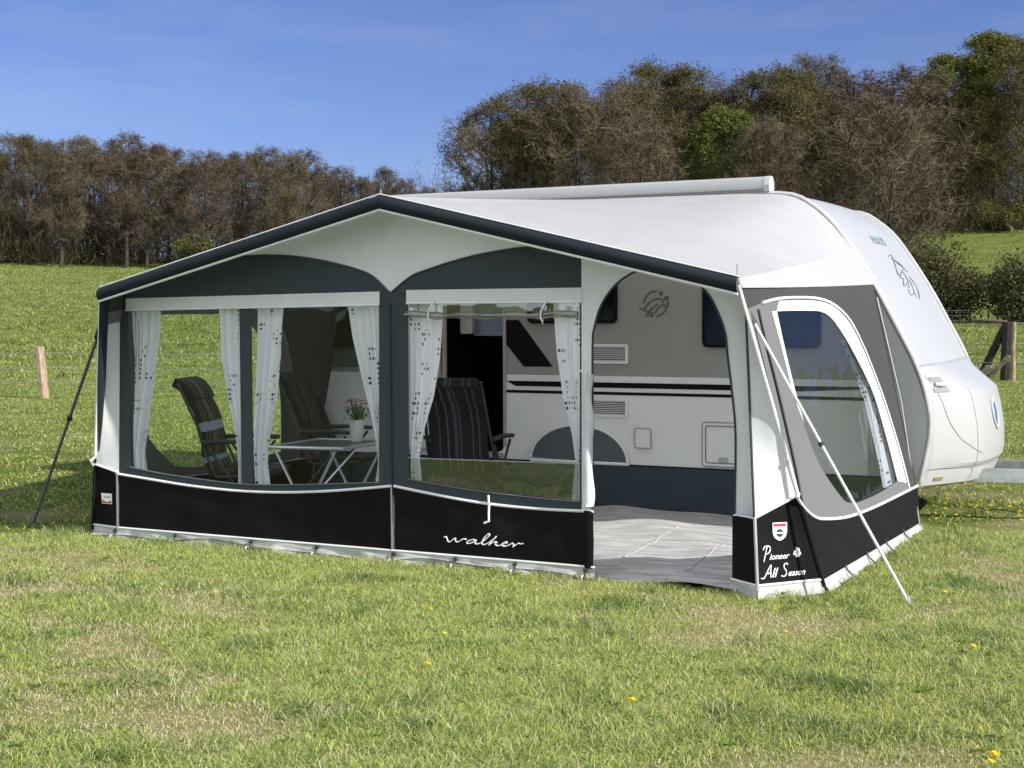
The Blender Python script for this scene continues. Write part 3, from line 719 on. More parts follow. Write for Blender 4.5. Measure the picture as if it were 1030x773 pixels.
for sg in (1, -1):
    f = side(sg)
    # dark outer field (above and behind the window band)
    outer = [(0, 1.835), (3.0, 1.915), (3.0, 0.345)]+[p for p in pip[::-1] if p[0] > inn[-1][0]+0.02][1:]+inn[::-1]+[(0.02, 1.70), (0, 1.70)]
    MB().poly(outer, f, 0.003).build('side_panel', 'side_grey', aw)
    inner = [(0, 1.70), (0.02, 1.70)]+inn+[p for p in pip[::-1] if p[0] < inn[-1][0]-0.01]
    MB().poly(inner, f, 0.003, [win]).build('window_panel', 'side_light', aw)
    MB().poly(win, lambda p, q, o: f(p, q, o+0.004), 0.0015).build('window_pane', 'foil_smoked' if sg > 0 else 'foil', aw)
    # white welt round the side window and the arched zip
    mb = MB(); ts = [p for p in inn]
    for a, b in ((win[0:14], 0.018),):
        pass
    top = [(0.33, 1.70), (0.33, 1.76), (1.5, 1.765), (1.95, 1.655), (2.2, 1.46), (2.36, 1.22), (2.53, 0.87), (2.68, 0.40), (2.45, 0.43)]
    band = smoothp(yz([(0.45, 1.755), (1.45, 1.755), (1.93, 1.645), (2.18, 1.455), (2.36, 1.19), (2.54, 0.84), (2.64, 0.59), (2.68, 0.40)]), 4)
    wi = [p for p in win if True][:29]
    MB().poly(band+wi[::-1], lambda p, q, o: f(p, q, o-0.004), 0.003).build('window_band', 'white_fabric', aw)
    lo_ = [(0.30, 1.70), (0.36, 1.70)]
    st = smoothp(yz([(0.36, 1.69), (0.37, 1.45), (0.41, 1.16), (0.45, 1.0)]), 3); st2 = smoothp(yz([(0.45, 1.0), (0.36, 1.16), (0.31, 1.45), (0.26, 1.69)]), 3)
    MB().poly(st+st2, lambda p, q, o: f(p, q, o-0.004), 0.003).build('window_band', 'white_fabric', aw)
    for l_, r_ in ((inn, .010), (pip, .010)): MB().tube([f(p, q, -0.006) for p, q in l_], r_, 6).build('side_piping', 'white_piping', aw, smooth=True)
    MB().tube([f(p, q, -0.008) for p, q in smoothp(yz([(0.00, 1.70), (0.02, 1.45), (0.06, 1.2), (0.10, 0.8), (0.10, 0.56)]), 4)], 0.009, 6).build('side_zip', 'black_rubber', aw, smooth=True)
    MB().tube([f(p+0.03, q, -0.007) for p, q in inn], 0.004, 5).build('side_zip', 'black_rubber', aw, smooth=True)
    sk = [(0, zs-0.005), (3.0, 0.06)]+pip[::-1]
    rows = []
    for p, q in [(x, None) for x in np.linspace(0, 3, 40)]:
        zt = np.interp(p, [a[0] for a in pip], [a[1] for a in pip]); zb = zs-0.005-(0.022)*p/3
        rows.append([f(p, zb+(zt-zb)*j/8, 0.012*math.sin(p*9+j*.5)*math.sin(math.pi*j/8)*0.5-0.002) for j in range(9)])
    MB().grid(rows).build('side_skirt', 'side_black', aw, smooth=True, auto=80)
    rows = []
    for i in range(71):
        p = 3*i/70; wv = 0.012*math.sin(p*11)+0.008*math.sin(p*27+1)
        rows.append([f(p, (zs-0.022*p/3)*j/4, -(0.018+wv)*(1-j/4)) for j in range(5)])
    MB().grid(rows).build('ground_strip', 'mud_flap', aw, smooth=True, auto=80)
    for p in (0.55, 1.15, 1.75, 2.35):
        MB().tube([f(p, 0.09, -0.008), f(p, 0.05, -0.02), f(p, 0.01, -0.05)], 0.006, 5).build('peg_loop', 'black_rubber', aw)
    MB().tube([f(2.96, z, -0.01) for z in (1.8, 1.0, 0.03)], 0.008, 6).build('side_zip', 'steel', aw, smooth=True)
# peg loops along the front
LX = [px0([(u, 560)])[0][0] for u in (118, 178, 254, 320, 397, 459, 519, 590, 744, 757)]
for x in LX:
    mb = MB(); mb.tube([(x, -0.012, 0.075), (x, -0.02, 0.05), (x, -0.035, 0.028), (x+0.004, -0.05, 0.012)], 0.008, 6)
    mb.tube([(x-0.012, -0.02, 0.06), (x+0.012, -0.02, 0.06)], 0.010, 6); mb.build('peg_loop', 'black_rubber', aw)
# inner frame : front poles, roof poles
mb = MB()
for x, zt in ((AX-2.36, 1.78), (0.03, 2.38), (2.43, 1.78)): mb.tube([(x, 0.06, 0.02), (x, 0.06, zt)], 0.013, 8)
mb.tube([(AX-2.36, 0.06, 1.78), (0.03, 0.06, 2.38), (2.43, 0.06, 1.78)], 0.013, 8)
for x, zt in ((AX-2.36, 1.80), (0.03, 2.39), (2.43, 1.80)): mb.tube([(x, 0.06, zt), (x if x == .03 else AX+(x-AX)*0.99, 2.93, 2.62 if x == .03 else 1.86)], 0.012, 8)
mb.build('pole_frame', 'steel', aw, smooth=True)
# grey inner draught drape at the caravan's rear end
q = [tuple(onY(u, v, 2.9)) for u, v in ((303, 300), (299, 345), (301, 370), (308, 400), (320, 440), (330, 480))]
q2 = [tuple(onY(u, v, 2.86)) for u, v in ((307, 300), (307, 345), (312, 370), (322, 400), (338, 440), (352, 480))]
MB().slab([[a, lerp(a, b, .35), lerp(a, b, .7), b] for a, b in zip(smoothp(q, 4), smoothp(q2, 4))], 0.01).build('draught_drape', 'side_grey', aw, smooth=True)

# lettering ----------------------------------------------------------------
def stroke_letters(strokes, fn, r, mat_, name, parent, flat=0.35):
    mb = MB()
    for s in strokes:
        pts = smoothp(s, 6); rs = [r*(0.75+0.35*abs(math.sin(i*0.35))) for i in range(len(pts))]
        vs = [fn(*p) for p in pts]; mb.tube(vs, rs, 6)
    return mb.build(name, mat_, parent, smooth=True)
# "walker" in a loose hand, unit coordinates: x 0..10, z 0..3
walker = [
 [(0.0, 1.05), (0.3, 1.15), (0.45, 0.75), (0.6, 0.25), (0.85, 0.12), (1.2, 0.6), (1.5, 1.02), (1.55, 0.6), (1.75, 0.2), (2.1, 0.45), (2.5, 0.95), (2.75, 1.0), (2.95, 0.85)],
 [(4.1, 0.85), (3.8, 1.0), (3.35, 0.75), (3.05, 0.35), (3.2, 0.08), (3.6, 0.22), (4.0, 0.65), (4.2, 0.9), (4.1, 0.45), (4.2, 0.12), (4.55, 0.2), (5.0, 0.7), (5.5, 1.6), (5.75, 2.3), (5.62, 2.5), (5.35, 2.1), (5.05, 1.2), (4.95, 0.45), (5.15, 0.1), (5.5, 0.25), (6.0, 0.9), (6.5, 1.75), (6.6, 2.1)],
 [(6.6, 2.1), (6.4, 1.5), (6.05, 0.7), (5.85, 0.05), (6.1, 0.45), (6.5, 0.85), (6.85, 0.75), (6.6, 0.55), (6.75, 0.2), (7.1, 0.1), (7.5, 0.4), (7.9, 0.72), (8.1, 0.95), (7.85, 1.0), (7.55, 0.65), (7.5, 0.25), (7.85, 0.1), (8.3, 0.35), (8.7, 0.85), (8.85, 0.75), (8.95, 0.4), (8.85, 0.05), (9.15, 0.5), (9.5, 0.95), (9.8, 0.85), (10.1, 1.0)],
]
w0, w1 = px0([(446.5, 553), (526.5, 553)]); sc = (w1[0]-w0[0])/10.1
zb = 0.165
stroke_letters(walker, lambda p, q: (w0[0]+p*sc+q*0.006, -0.011, zb+0.004+q*sc*0.52), 0.0042, 'lettering', 'maker_lettering', aw)
def text_mesh(body, size, shear, fn, mat_, name, parent, bold=0.0, align='LEFT'):
    cu = bpy.data.curves.new('lettering_curve', 'FONT'); cu.body = body; cu.size = size; cu.shear = shear; cu.offset = bold; cu.extrude = 0.0; cu.align_x = align; cu.resolution_u = 3
    to = bpy.data.objects.new('lettering_curve', cu); col.objects.link(to)
    dg = bpy.context.evaluated_depsgraph_get(); me = bpy.data.meshes.new_from_object(to.evaluated_get(dg))
    vs = [tuple(v.co) for v in me.vertices]; fs = [tuple(p.vertices) for p in me.polygons]
    bpy.data.objects.remove(to); bpy.data.meshes.remove(me); bpy.data.curves.remove(cu)
    # give the print a thickness
    N = len(vs); a = [fn(x, y, 0.0) for x, y, _ in vs]; b = [fn(x, y, 0.002) for x, y, _ in vs]
    return MB().add(a+b, fs+[tuple(N+i for i in reversed(f)) for f in fs]).build(name, mat_, parent)
def wingpt(sg):
    """point on the right corner wing: p metres right of the pole, q height; o towards the viewer"""
    def f(p, q, o=0.0):
        a, b = pole(sg, q), slant(sg, q); wd = math.hypot(b[0]-a[0], b[1]-a[1]); s_ = p/wd
        y = a[1]+(b[1]-a[1])*s_+0.01*math.sin(math.pi*min(max(s_, 0), 1))
        return (a[0]+(b[0]-a[0])*s_, y-0.006-o, q)
    return f
wp = wingpt(1)
P_ = [[(0.05, 0.0), (0.25, 0.75), (0.42, 1.35), (0.5, 1.5)], [(0.0, 1.2), (0.2, 1.55), (0.65, 1.6), (0.85, 1.3), (0.65, 0.9), (0.3, 0.8)]]
stroke_letters(P_, lambda p, q: wp(0.045+p*0.057, 0.215+q*0.057)   , 0.0036, 'lettering', 'model_lettering', aw)
text_mesh('ioneer', 0.050, 0.35, lambda x, y, o: wp(0.085+x, 0.226+y, o), 'lettering', 'model_lettering', aw, 0.0003)
A_ = [[(-0.2, 0.1), (0.15, 0.12), (0.45, 0.55), (0.85, 1.2), (0.98, 1.25), (0.92, 0.7), (0.9, 0.1)], [(0.4, 0.5), (0.95, 0.55)]]
stroke_letters(A_, lambda p, q: wp(0.037+p*0.06, 0.115+q*0.06), 0.0036, 'lettering', 'model_lettering', aw)
text_mesh('ll', 0.078, 0.35, lambda x, y, o: wp(0.097+x, 0.122+y, o), 'lettering', 'model_lettering', aw, 0.0004)
S_ = [[(0.95, 1.15), (0.75, 1.32), (0.45, 1.2), (0.45, 0.85), (0.7, 0.6), (0.72, 0.25), (0.4, 0.05), (0.0, 0.15)]]
stroke_letters(S_, lambda p, q: wp(0.163+p*0.05, 0.118+q*0.06)   , 0.0036, 'lettering', 'model_lettering', aw)
text_mesh('eason', 0.052, 0.35, lambda x, y, o: wp(0.211+x, 0.122+y, o), 'lettering', 'model_lettering', aw, 0.0003)
# small cloud-like house mark beside the model name
mark = [(0.0, 0.1), (0.1, 0.55), (0.3, 0.6), (0.35, 0.95), (0.55, 1.0), (0.6, 0.85), (0.8, 0.85), (0.88, 0.5), (1.1, 0.1), (0.9, 0.15), (0.85, -0.15), (0.35, -0.15), (0.3, 0.15)]
hol = [(0.3, 0.35), (0.72, 0.35), (0.72, 0.45), (0.3, 0.45)]
MB().poly(mark, lambda p, q, o: wp(0.250+p*0.052, 0.238+q*0.052, 0.001-o), 0.0015, [hol]).build('house_mark', 'lettering', aw)
# shield badge
sh = [(-1, 1), (1, 1), (1, -0.2), (0.8, -0.75), (0.4, -1.05), (0, -1.2), (-0.4, -1.05), (-0.8, -0.75), (-1, -0.2)]
bc, bs = (0.160, 0.392), 0.047
bd = MB().poly([(p, q) for p, q in sh], lambda p, q, o: wp(bc[0]+p*bs, bc[1]+q*bs*1.05, 0.003-o), 0.003).build('shield_badge', 'lettering', aw)
MB().poly([(-0.88, 0.88), (0.88, 0.88), (0.88, 0.52), (-0.88, 0.52)], lambda p, q, o: wp(bc[0]+p*bs, bc[1]+q*bs*1.05, 0.005-o), 0.0015).build('badge_band', 'red_print', bd)
star = [(math.cos(2*math.pi*k/24)*(0.62 if k % 2 else 0.42), math.sin(2*math.pi*k/24)*(0.62 if k % 2 else 0.42)-0.25) for k in range(24)]
MB().poly(star, lambda p, q, o: wp(bc[0]+p*bs, bc[1]+q*bs*1.05, 0.005-o), 0.0015).build('badge_star', 'navy_print', bd)
MB().poly([(-0.8, -0.17), (0.8, -0.17), (0.8, -0.32), (-0.8, -0.32)], lambda p, q, o: wp(bc[0]+p*bs, bc[1]+q*bs*1.05, 0.0065-o), 0.001).build('badge_scroll', 'lettering', bd)
# small sticker on the left corner skirt
wl_ = wingpt(-1)
stk = MB().poly([(0.07, 0.255), (0.175, 0.255), (0.175, 0.335), (0.07, 0.335)], lambda p, q, o: wl_(p, q, 0.004-o), 0.003).build('sticker', 'lettering', aw)
MB().poly([(0.075, 0.259), (0.17, 0.259), (0.17, 0.283), (0.12, 0.268), (0.075, 0.283)], lambda p, q, o: wl_(p, q, 0.0055-o), 0.001).build('sticker_print', 'red_print', stk)
MB().poly([(0.082, 0.30), (0.15, 0.30), (0.15, 0.312), (0.082, 0.312)], lambda p, q, o: wl_(p, q, 0.0055-o), 0.001).build('sticker_print', 'lettering_teal', stk)

# ------------------------------------------------------------------ curtains (each hangs from the awning)
def curtain(name, us, label, y=0.05, pleats=5, flare=1):
    """us: list of (v, u_outer, u_inner) in picture measure on the front plane; u_outer is the frame side"""
    L_ = [(v, a, b) for v, a, b in us]; vs_ = np.linspace(L_[0][0], L_[-1][0], 46); rows = []; uvs = []
    for v in vs_:
        a = np.interp(v, [q[0] for q in L_], [q[1] for q in L_]); b = np.interp(v, [q[0] for q in L_], [q[2] for q in L_])
        A, B = onY(a, v, 0), onY(b, v, 0); w_ = B[0]-A[0]; row = []; ur = []
        t_ = (v-L_[0][0])/(L_[-1][0]-L_[0][0])
        for j in range(41):
            s_ = j/40; ph = pleats*2*math.pi*s_; amp = 0.016+0.018*t_
            warp = s_+0.05*math.sin(s_*5+len(label))+0.03*math.sin(s_*11+t_*3+len(label)*2)
            ph = pleats*2*math.pi*warp; row.append((A[0]+w_*s_, y+amp*(0.6+0.5*math.sin(s_*4+len(label)*3))*math.sin(ph+t_*0.8)+0.007*math.sin(ph*2.3+t_*5)+0.012*math.sin(t_*6+s_*2+len(label)), A[2]+(B[2]-A[2])*s_))
            ur.append((s_*0.36+sum(map(ord, label)) % 11, A[2]))
        rows.append(row); uvs.append(ur)
    o = MB().grid(rows, uvs).build(name, 'curtain', smooth=True, auto=180)
    # origin at its base
    return tag(o, label, 'curtain', 'curtains in the awning windows')
curtain('curtain', [(304, 129, 158), (340, 129, 157), (390, 130, 152), (430, 130.5, 145), (455, 131, 139.5), (476, 131.5, 141)], 'white patterned curtain tied to the far left edge of the large front window', pleats=4)
curtain('curtain', [(302, 241, 216), (360, 241.5, 220), (410, 242, 228), (445, 242.5, 235), (465, 243, 237), (489, 243, 238)], 'white patterned curtain just left of the dark upright bar, beside the striped chair', pleats=3)
curtain('curtain', [(302, 253, 281), (360, 253, 279), (410, 253, 274), (445, 253, 266), (465, 253, 264.5), (489, 253, 267)], 'white patterned curtain just right of the dark upright bar, hiding part of a chair', pleats=4)
curtain('curtain', [(300, 381, 345), (340, 381, 352), (390, 381, 365), (430, 381, 374), (462, 381, 378.5), (486, 381, 375)], 'white patterned curtain to the right of the potted plant', pleats=5)
curtain('curtain', [(300, 410, 441), (360, 410.5, 438), (400, 411, 433), (440, 411, 422), (460, 411, 419), (486, 411, 421)], 'white patterned curtain at the left of the window with the rolled-up blind', pleats=4)
curtain('curtain', [(299, 583, 553), (360, 583, 556), (400, 583, 562), (440, 583, 573), (465, 583, 577), (504, 583, 573)], 'white patterned curtain at the right of the rolled-up blind, next to the open doorway', pleats=4)
fs_ = side(1); rows = []; uvs = []
for i in range(40):
    z = 1.50-1.08*i/39; t_ = i/39; row = []; ur = []
    yb = np.interp(z, [0.41, 0.72, 1.07, 1.32, 1.62], [2.52, 2.46, 2.33, 2.16, 1.84]); wd = 0.05+0.27*t_
    for j in range(25):
        s_ = j/24; q = fs_((yb-wd*s_+0.25)/3.25*3.0, z, 0.05+0.018*math.sin(s_*22+t_*2)); row.append((q[0], yb-wd*s_, q[2])); ur.append((s_*0.3+3, z))
    rows.append(row); uvs.append(ur)
tag(MB().grid(rows, uvs).build('curtain', 'curtain', smooth=True, auto=180), 'white curtain bunched against the rear edge of the side window', 'curtain', 'curtains in the awning windows')

# ------------------------------------------------------------------ carpet
rows = []
for i in range(61):
    x = -2.72+5.46*i/60; row = []
    for j in range(41):
        y = -0.03+2.98*j/40; row.append((x, y, 0.030+0.014*math.sin(x*3.1+y*2)+0.009*math.sin(x*7+y*6)+0.006*math.sin(y*15+x*2)+0.006*math.sin(y*23+x*4+2*math.sin(x*3))))
    rows.append(row)
cpt = tag(MB().grid(rows).build('carpet', 'carpet', smooth=True, auto=180), 'grey brown plank patterned awning carpet covering the floor inside the doorway', 'carpet')

def cz(x, y): return 0.032+0.014*math.sin(x*3.1+y*2)+0.009*math.sin(x*7+y*6)+0.006*math.sin(y*15+x*2)+0.006*math.sin(y*23+x*4+2*math.sin(x*3))
for l_ in ([(612, 574), (640, 556), (683, 534)], [(688, 578), (715, 560), (746, 541)]):
    q_ = smoothp([onZ(u, v, 0.02) for u, v in l_], 12); MB().tube([(p[0], p[1], cz(p[0], p[1])) for p in q_], 0.009, 6, flat=0.5).build('seam', 'carpet', cpt, smooth=True)
# ------------------------------------------------------------------ caravan
cv = thing('caravan', (0, 4.15, 0), 'white touring caravan with rounded nose and grey drawbar, joined to the awning', 'caravan')
CY0, CY1 = 3.0, 5.3
front = [(1.55, 2.655), (1.88, 2.63), (2.06, 2.53), (2.22, 2.38), (2.40, 2.12), (2.56, 1.86), (2.72, 1.56), (2.84, 1.33), (2.92, 1.12), (2.965, 0.92), (2.972, 0.80), (2.955, 0.65), (2.90, 0.38)]
front = smoothp(front, 3)
prof = [(-2.75, 0.38), (-2.93, 0.55), (-2.95, 1.3), (-2.9, 2.0), (-2.78, 2.45), (-2.6, 2.6), (-2.3, 2.65)]+front
d0, d1_, dz0, dz1 = -1.31, -0.712, 0.46, 2.28
hole = [(d0, dz0), (d1_-0.07, dz0), (d1_-0.02, dz0+0.02), (d1_, dz0+0.07), (d1_, dz1), (d0, dz1)]
shell = MB(); n = len(prof); ys = [CY0, CY0+0.05]+list(np.linspace(CY0+0.2, CY1-0.2, 11))+[CY1-0.05, CY1]
rows = []
for y in ys:
    ins = 0.02 if y in (CY0, CY1) else 0.0; bl = 0.05*math.sin(math.pi*(y-CY0)/(CY1-CY0))
    rows.append([(x*(1-ins*0.25)+(bl if x > 1.2 else 0)*min(1, max(0, (x-1.2)/0.8)), y, z-ins*(1 if z > 1 else -0.3)) for x, z in prof])
shell.grid(rows, closed=True)
shell.add(rows[-1], [tuple(range(n))])
shell.build('body', 'caravan_white', cv, smooth=True, auto=35)
prof_in = [(x*0.995, z-(0.02 if z > 1 else -0.006)) for x, z in prof]
band_z = 1.155
def clip(poly, z, keep_above):
    out = []
    for i in range(len(poly)):
        a, b = poly[i], poly[(i+1) % len(poly)]; ia, ib = (a[1] >= z) == keep_above, (b[1] >= z) == keep_above
        if ia: out.append(a)
        if ia != ib: t = (z-a[1])/(b[1]-a[1]); out.append((a[0]+(b[0]-a[0])*t, z))
    return out
def cw(p, q, o): return (p, CY0+o, q)
up_ = clip(prof_in, band_z, True); lo_ = clip(prof_in, band_z, False)
# both halves get the doorway cut: hole touches the clip line so cut as notch
def notch(poly, top):
    out = []
    for i in range(len(poly)):
        a, b = poly[i], poly[(i+1) % len(poly)]; out.append(a)
        if abs(a[1]-band_z) < 1e-6 and abs(b[1]-band_z) < 1e-6:
            seq = [(d0, band_z)]+([(d0, dz1), (d1_, dz1)] if top else [(d0, dz0), (d1_-0.07, dz0), (d1_-0.02, dz0+0.02), (d1_, dz0+0.07)])+[(d1_, band_z)]
            if a[0] > b[0]: seq = seq[::-1]
            out += seq
    return out
MB().poly(notch(up_, True), cw, 0.02).build('side_wall', 'caravan_silver', cv)
MB().poly(notch(lo_, False), cw, 0.02).build('side_wall', 'caravan_cream', cv)
# bright edge trims
MB().tube([(-2.3, CY0-0.004, 2.65)]+[(x+0.004, CY0-0.004, z) for x, z in front], 0.018, 8).build('edge_trim', 'shell_trim', cv, smooth=True)
MB().tube([(x+0.004, CY1, z) for x, z in front], 0.018, 8).build('edge_trim', 'shell_trim', cv, smooth=True)
# sill rail
MB().box((-2.7, CY0-0.012, 0.368), (2.85, CY0-0.001, 0.405)).build('sill', 'stripe', cv)
# roof awning cassette
csec = [(-0.06, 0.0), (0.05, 0.0), (0.07, 0.03), (0.065, 0.08), (0.03, 0.118), (-0.02, 0.12), (-0.055, 0.10), (-0.07, 0.05)]
ca = MB().prism(csec, lambda p, q, l: (l, 3.03+p, 2.665+q), -2.10, 1.66).build('roof_cassette', 'caravan_white', cv, smooth=True, auto=30)
MB().prism([(p*1.08, q*1.05-0.003) for p, q in csec], lambda p, q, l: (l, 3.03+p, 2.665+q), 1.661, 1.705).build('end_cap', 'shell_trim', ca)
MB().box((-2.1, 2.955, 2.672), (1.655, 2.962, 2.68)).build('cassette_groove', 'side_light', ca)
# side windows (dark acrylic, proud of the wall)
def rrect(x0, x1, z0, z1, r, n=4):
    out = []
    for cx, cz, a0 in ((x1-r, z1-r, 0), (x0+r, z1-r, 90), (x0+r, z0+r, 180), (x1-r, z0+r, 270)):
        for k in range(n+1): a = R(a0+90*k/n); out.append((cx+r*math.cos(a), cz+r*math.sin(a)))
    return out
for x0, x1, z0, z1, mt in ((-2.58, -1.75, 1.38, 1.93, 'dark_glass'), (-0.47, 0.375, 1.605, 2.05, 'dark_glass'), (1.14, 2.12, 1.405, 1.95, 'blue_glass')):
    o = MB().poly(rrect(x0, x1, z0, z1, 0.05), lambda p, q, o: (p, CY0-0.032+o, q), 0.03).build('window', 'stripe', cv)
    MB().poly(rrect(x0+0.025, x1-0.025, z0+0.025, z1-0.025, 0.04), lambda p, q, o: (p, CY0-0.037+o, q), 0.004).build('pane', mt, o)
fr_ = [(b_, a_) for a_, b_ in clip([(q_, p_) for p_, q_ in up_], 2.50, True)]
MB().poly(fr_, lambda p, q, o: (p, CY0-0.003+o, q), 0.002).build('front_side_panel', 'side_white', cv)  # front end of the side wall, its shade painted in
fr_ = [(b_, a_) for a_, b_ in clip([(q_, p_) for p_, q_ in lo_], 2.50, True)]
MB().poly(fr_, lambda p, q, o: (p, CY0-0.003+o, q), 0.002).build('front_side_panel', 'side_white', cv)
# decals
def decal(pts, name='stripe', m_='stripe', off=0.004): return MB().poly(pts, lambda p, q, o: (p, CY0-off+o, q), 0.003).build(name, m_, cv)
decal([(-0.69, 1.10), (-0.60, 1.055), (1.9, 1.055), (2.6, 1.09), (2.6, 1.105), (1.9, 1.10)])
decal([(-0.70, 0.995), (2.6, 0.995), (2.6, 1.02), (-0.70, 1.02)])
decal(px0([(509, 322), (522, 322), (556, 369), (527, 369), (509, 346)], CY0))
decal([(-2.8, 1.20), (-1.33, 1.20), (-1.33, 1.38), (-2.8, 1.38)], 'stripe', 'grey_cover', 0.003)
decal([(-2.85, 1.135), (2.7, 1.135), (2.7, 1.165), (-2.85, 1.165)], 'rail_strip', 'caravan_cream', 0.005) if False else None
# door opening : interior, frame, open door leaf
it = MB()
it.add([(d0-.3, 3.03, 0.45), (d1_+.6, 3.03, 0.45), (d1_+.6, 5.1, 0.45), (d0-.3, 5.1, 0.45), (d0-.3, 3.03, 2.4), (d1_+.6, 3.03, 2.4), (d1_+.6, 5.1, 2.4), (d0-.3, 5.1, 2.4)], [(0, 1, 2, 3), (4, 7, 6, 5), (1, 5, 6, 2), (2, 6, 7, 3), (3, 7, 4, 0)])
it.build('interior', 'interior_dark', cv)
q0, q1 = onY(476, 338, 3.45), onY(508, 318, 3.45); MB().poly(rrect(q0[0], q1[0], q0[2], q1[2]+0.35, 0.02), lambda p, q, o: (p, 3.45+o, q), 0.03).build('interior_panel', 'interior_blue', cv)
q0, q1 = onY(463, 336, 3.3), onY(474.5, 300, 3.3); MB().poly(rrect(q0[0], q1[0], q0[2], q1[2], 0.02), lambda p, q, o: (p, 3.3+o, q), 0.05).build('interior_panel', 'pot', cv)
fr = MB()
for x in (-1.385, -1.33): fr.box((x, 2.975, 0.47), (x+0.035, 2.998, 2.28))
fr.box((d1_-0.005, 2.985, 0.52), (d1_+0.022, 2.998, 2.28)).box((d0, 2.985, 0.43), (d1_-0.02, 2.998, 0.458))
fr.build('door_frame', 'beige_trim', cv)
dl = MB().poly(rrect(-2.02, -1.41, 0.47, 2.26, 0.06), lambda p, q, o: (p, 2.945+o, q), 0.035).build('door', 'caravan_cream', cv)
MB().poly(rrect(-1.52, -1.47, 1.2, 1.4, 0.02), lambda p, q, o: (p, 2.925+o, q), 0.019).build('handle', 'stripe', dl)
MB().box((-0.95, 2.86, 0.425), (-0.72, 2.998, 0.45)).build('door_step', 'galvanised', cv)
# vents
for z0, z1 in ((1.262, 1.428), (0.805, 0.965)):
    x0, x1 = 0.05, 0.475
    v_ = MB().poly(rrect(x0, x1, z0, z1, 0.02), lambda p, q, o: (p, CY0-0.016+o, q), 0.014, [[(x0+.02, z0+.02), (x1-.025, z0+.02), (x1-.025, z1-.02), (x0+.02, z1-.02)]]).build('vent', 'caravan_cream', cv)
    mb = MB(); MB().box((x0+.02, CY0-0.005, z0+.02), (x1-.025, CY0-0.002, z1-.02)).build('vent_back', 'stripe', v_)
    k = 8
    for i in range(k):
        z = z0+.026+(z1-z0-.052)*i/(k-1); mb.add([(x0+.02, CY0-.015, z-.0035), (x1-.025, CY0-.015, z-.0035), (x1-.025, CY0-.006, z+.004), (x0+.02, CY0-.006, z+.004)], [(0, 1, 2, 3)])
    mb.build('vent_slats', 'caravan_cream', v_)
# wheel arch cover
cx_, rx, rz_ = 0.015, 0.46, 0.315
arc = [(cx_+rx*math.cos(R(a)), 0.415+rz_*math.sin(R(a))) for a in range(0, 181, 8)]
wc = MB().poly(arc, lambda p, q, o: (p, CY0-0.02+o, q), 0.015).build('wheel_cover', 'grey_cover', cv)
mb = MB(); mb.tube([(p, CY0-0.022, q) for p, q in arc], 0.013, 6); mb.tube([(cx_-rx, CY0-0.022, 0.408), (cx_+rx+.01, CY0-0.022, 0.408)], 0.015, 6); mb.build('cover_trim', 'caravan_cream', wc, smooth=True)
# service flap, small socket cover
o = MB().poly(rrect(1.14, 1.52, 0.425, 0.785, 0.03), lambda p, q, o: (p, CY0-0.014+o, q), 0.012, [rrect(1.165, 1.495, 0.45, 0.76, 0.02)]).build('service_flap', 'caravan_cream', cv)
MB().poly(rrect(1.172, 1.488, 0.457, 0.753, 0.018), lambda p, q, o: (p, CY0-0.010+o, q), 0.008).build('flap_door', 'caravan_cream', o)
MB().poly(rrect(1.28, 1.36, 0.46, 0.50, 0.015), lambda p, q, o: (p, CY0-0.018+o, q), 0.007).build('handle', 'shell_trim', o)
MB().poly(rrect(0.545, 0.685, 0.555, 0.715, 0.02), lambda p, q, o: (p, CY0-0.026+o, q), 0.024).build('socket_cover', 'caravan_cream', cv)
for nm_, rr_ in (('flap_seal', rrect(1.166, 1.494, 0.451, 0.759, 0.02)), ('flap_seal', rrect(1.138, 1.522, 0.423, 0.787, 0.03)), ('cover_seal', rrect(0.543, 0.687, 0.553, 0.717, 0.02))):
    MB().tube([(p, CY0-0.015 if nm_ == 'flap_seal' else CY0-0.027, q) for p, q in rr_+rr_[:1]], 0.004, 5).build(nm_, 'gap_line', cv)
# bird emblem on the side (line drawing)
q = lambda l: [tuple(onY(u, v, CY0)[[0, 2]]) for u, v in l]
birds = [[(647, 305), (650, 299), (655, 294), (661, 293)], [(648, 311), (653, 305), (659, 301), (665, 301), (667, 305)], [(651, 316), (656, 310), (662, 306)], [(643, 310), (648, 312), (652, 314), (657, 315), (655, 319)], [(659, 316), (662, 310), (667, 307), (670, 309)], [(660, 319), (667, 315), (671, 309), (672, 303), (670, 299), (668, 302)], [(663, 294), (665, 297), (666, 295), (664, 293)], [(669, 299), (671, 301), (672, 298)], [(649, 318), (653, 317), (657, 318)]]
stroke_letters([q(b) for b in birds], lambda p, z: (p, CY0-0.004, z), 0.0065, 'decal_line', 'bird_emblem', cv)
# draught apron below the sill
rows = []
for i in range(90):
    x = -2.75+5.6*i/89; rows.append([(x, CY0-0.02-0.012*math.sin(x*9+j)*(j/8)-0.05*j/8, 0.395-0.385*j/8) for j in range(9)])
MB().grid(rows).build('apron', 'apron', cv, smooth=True, auto=180)
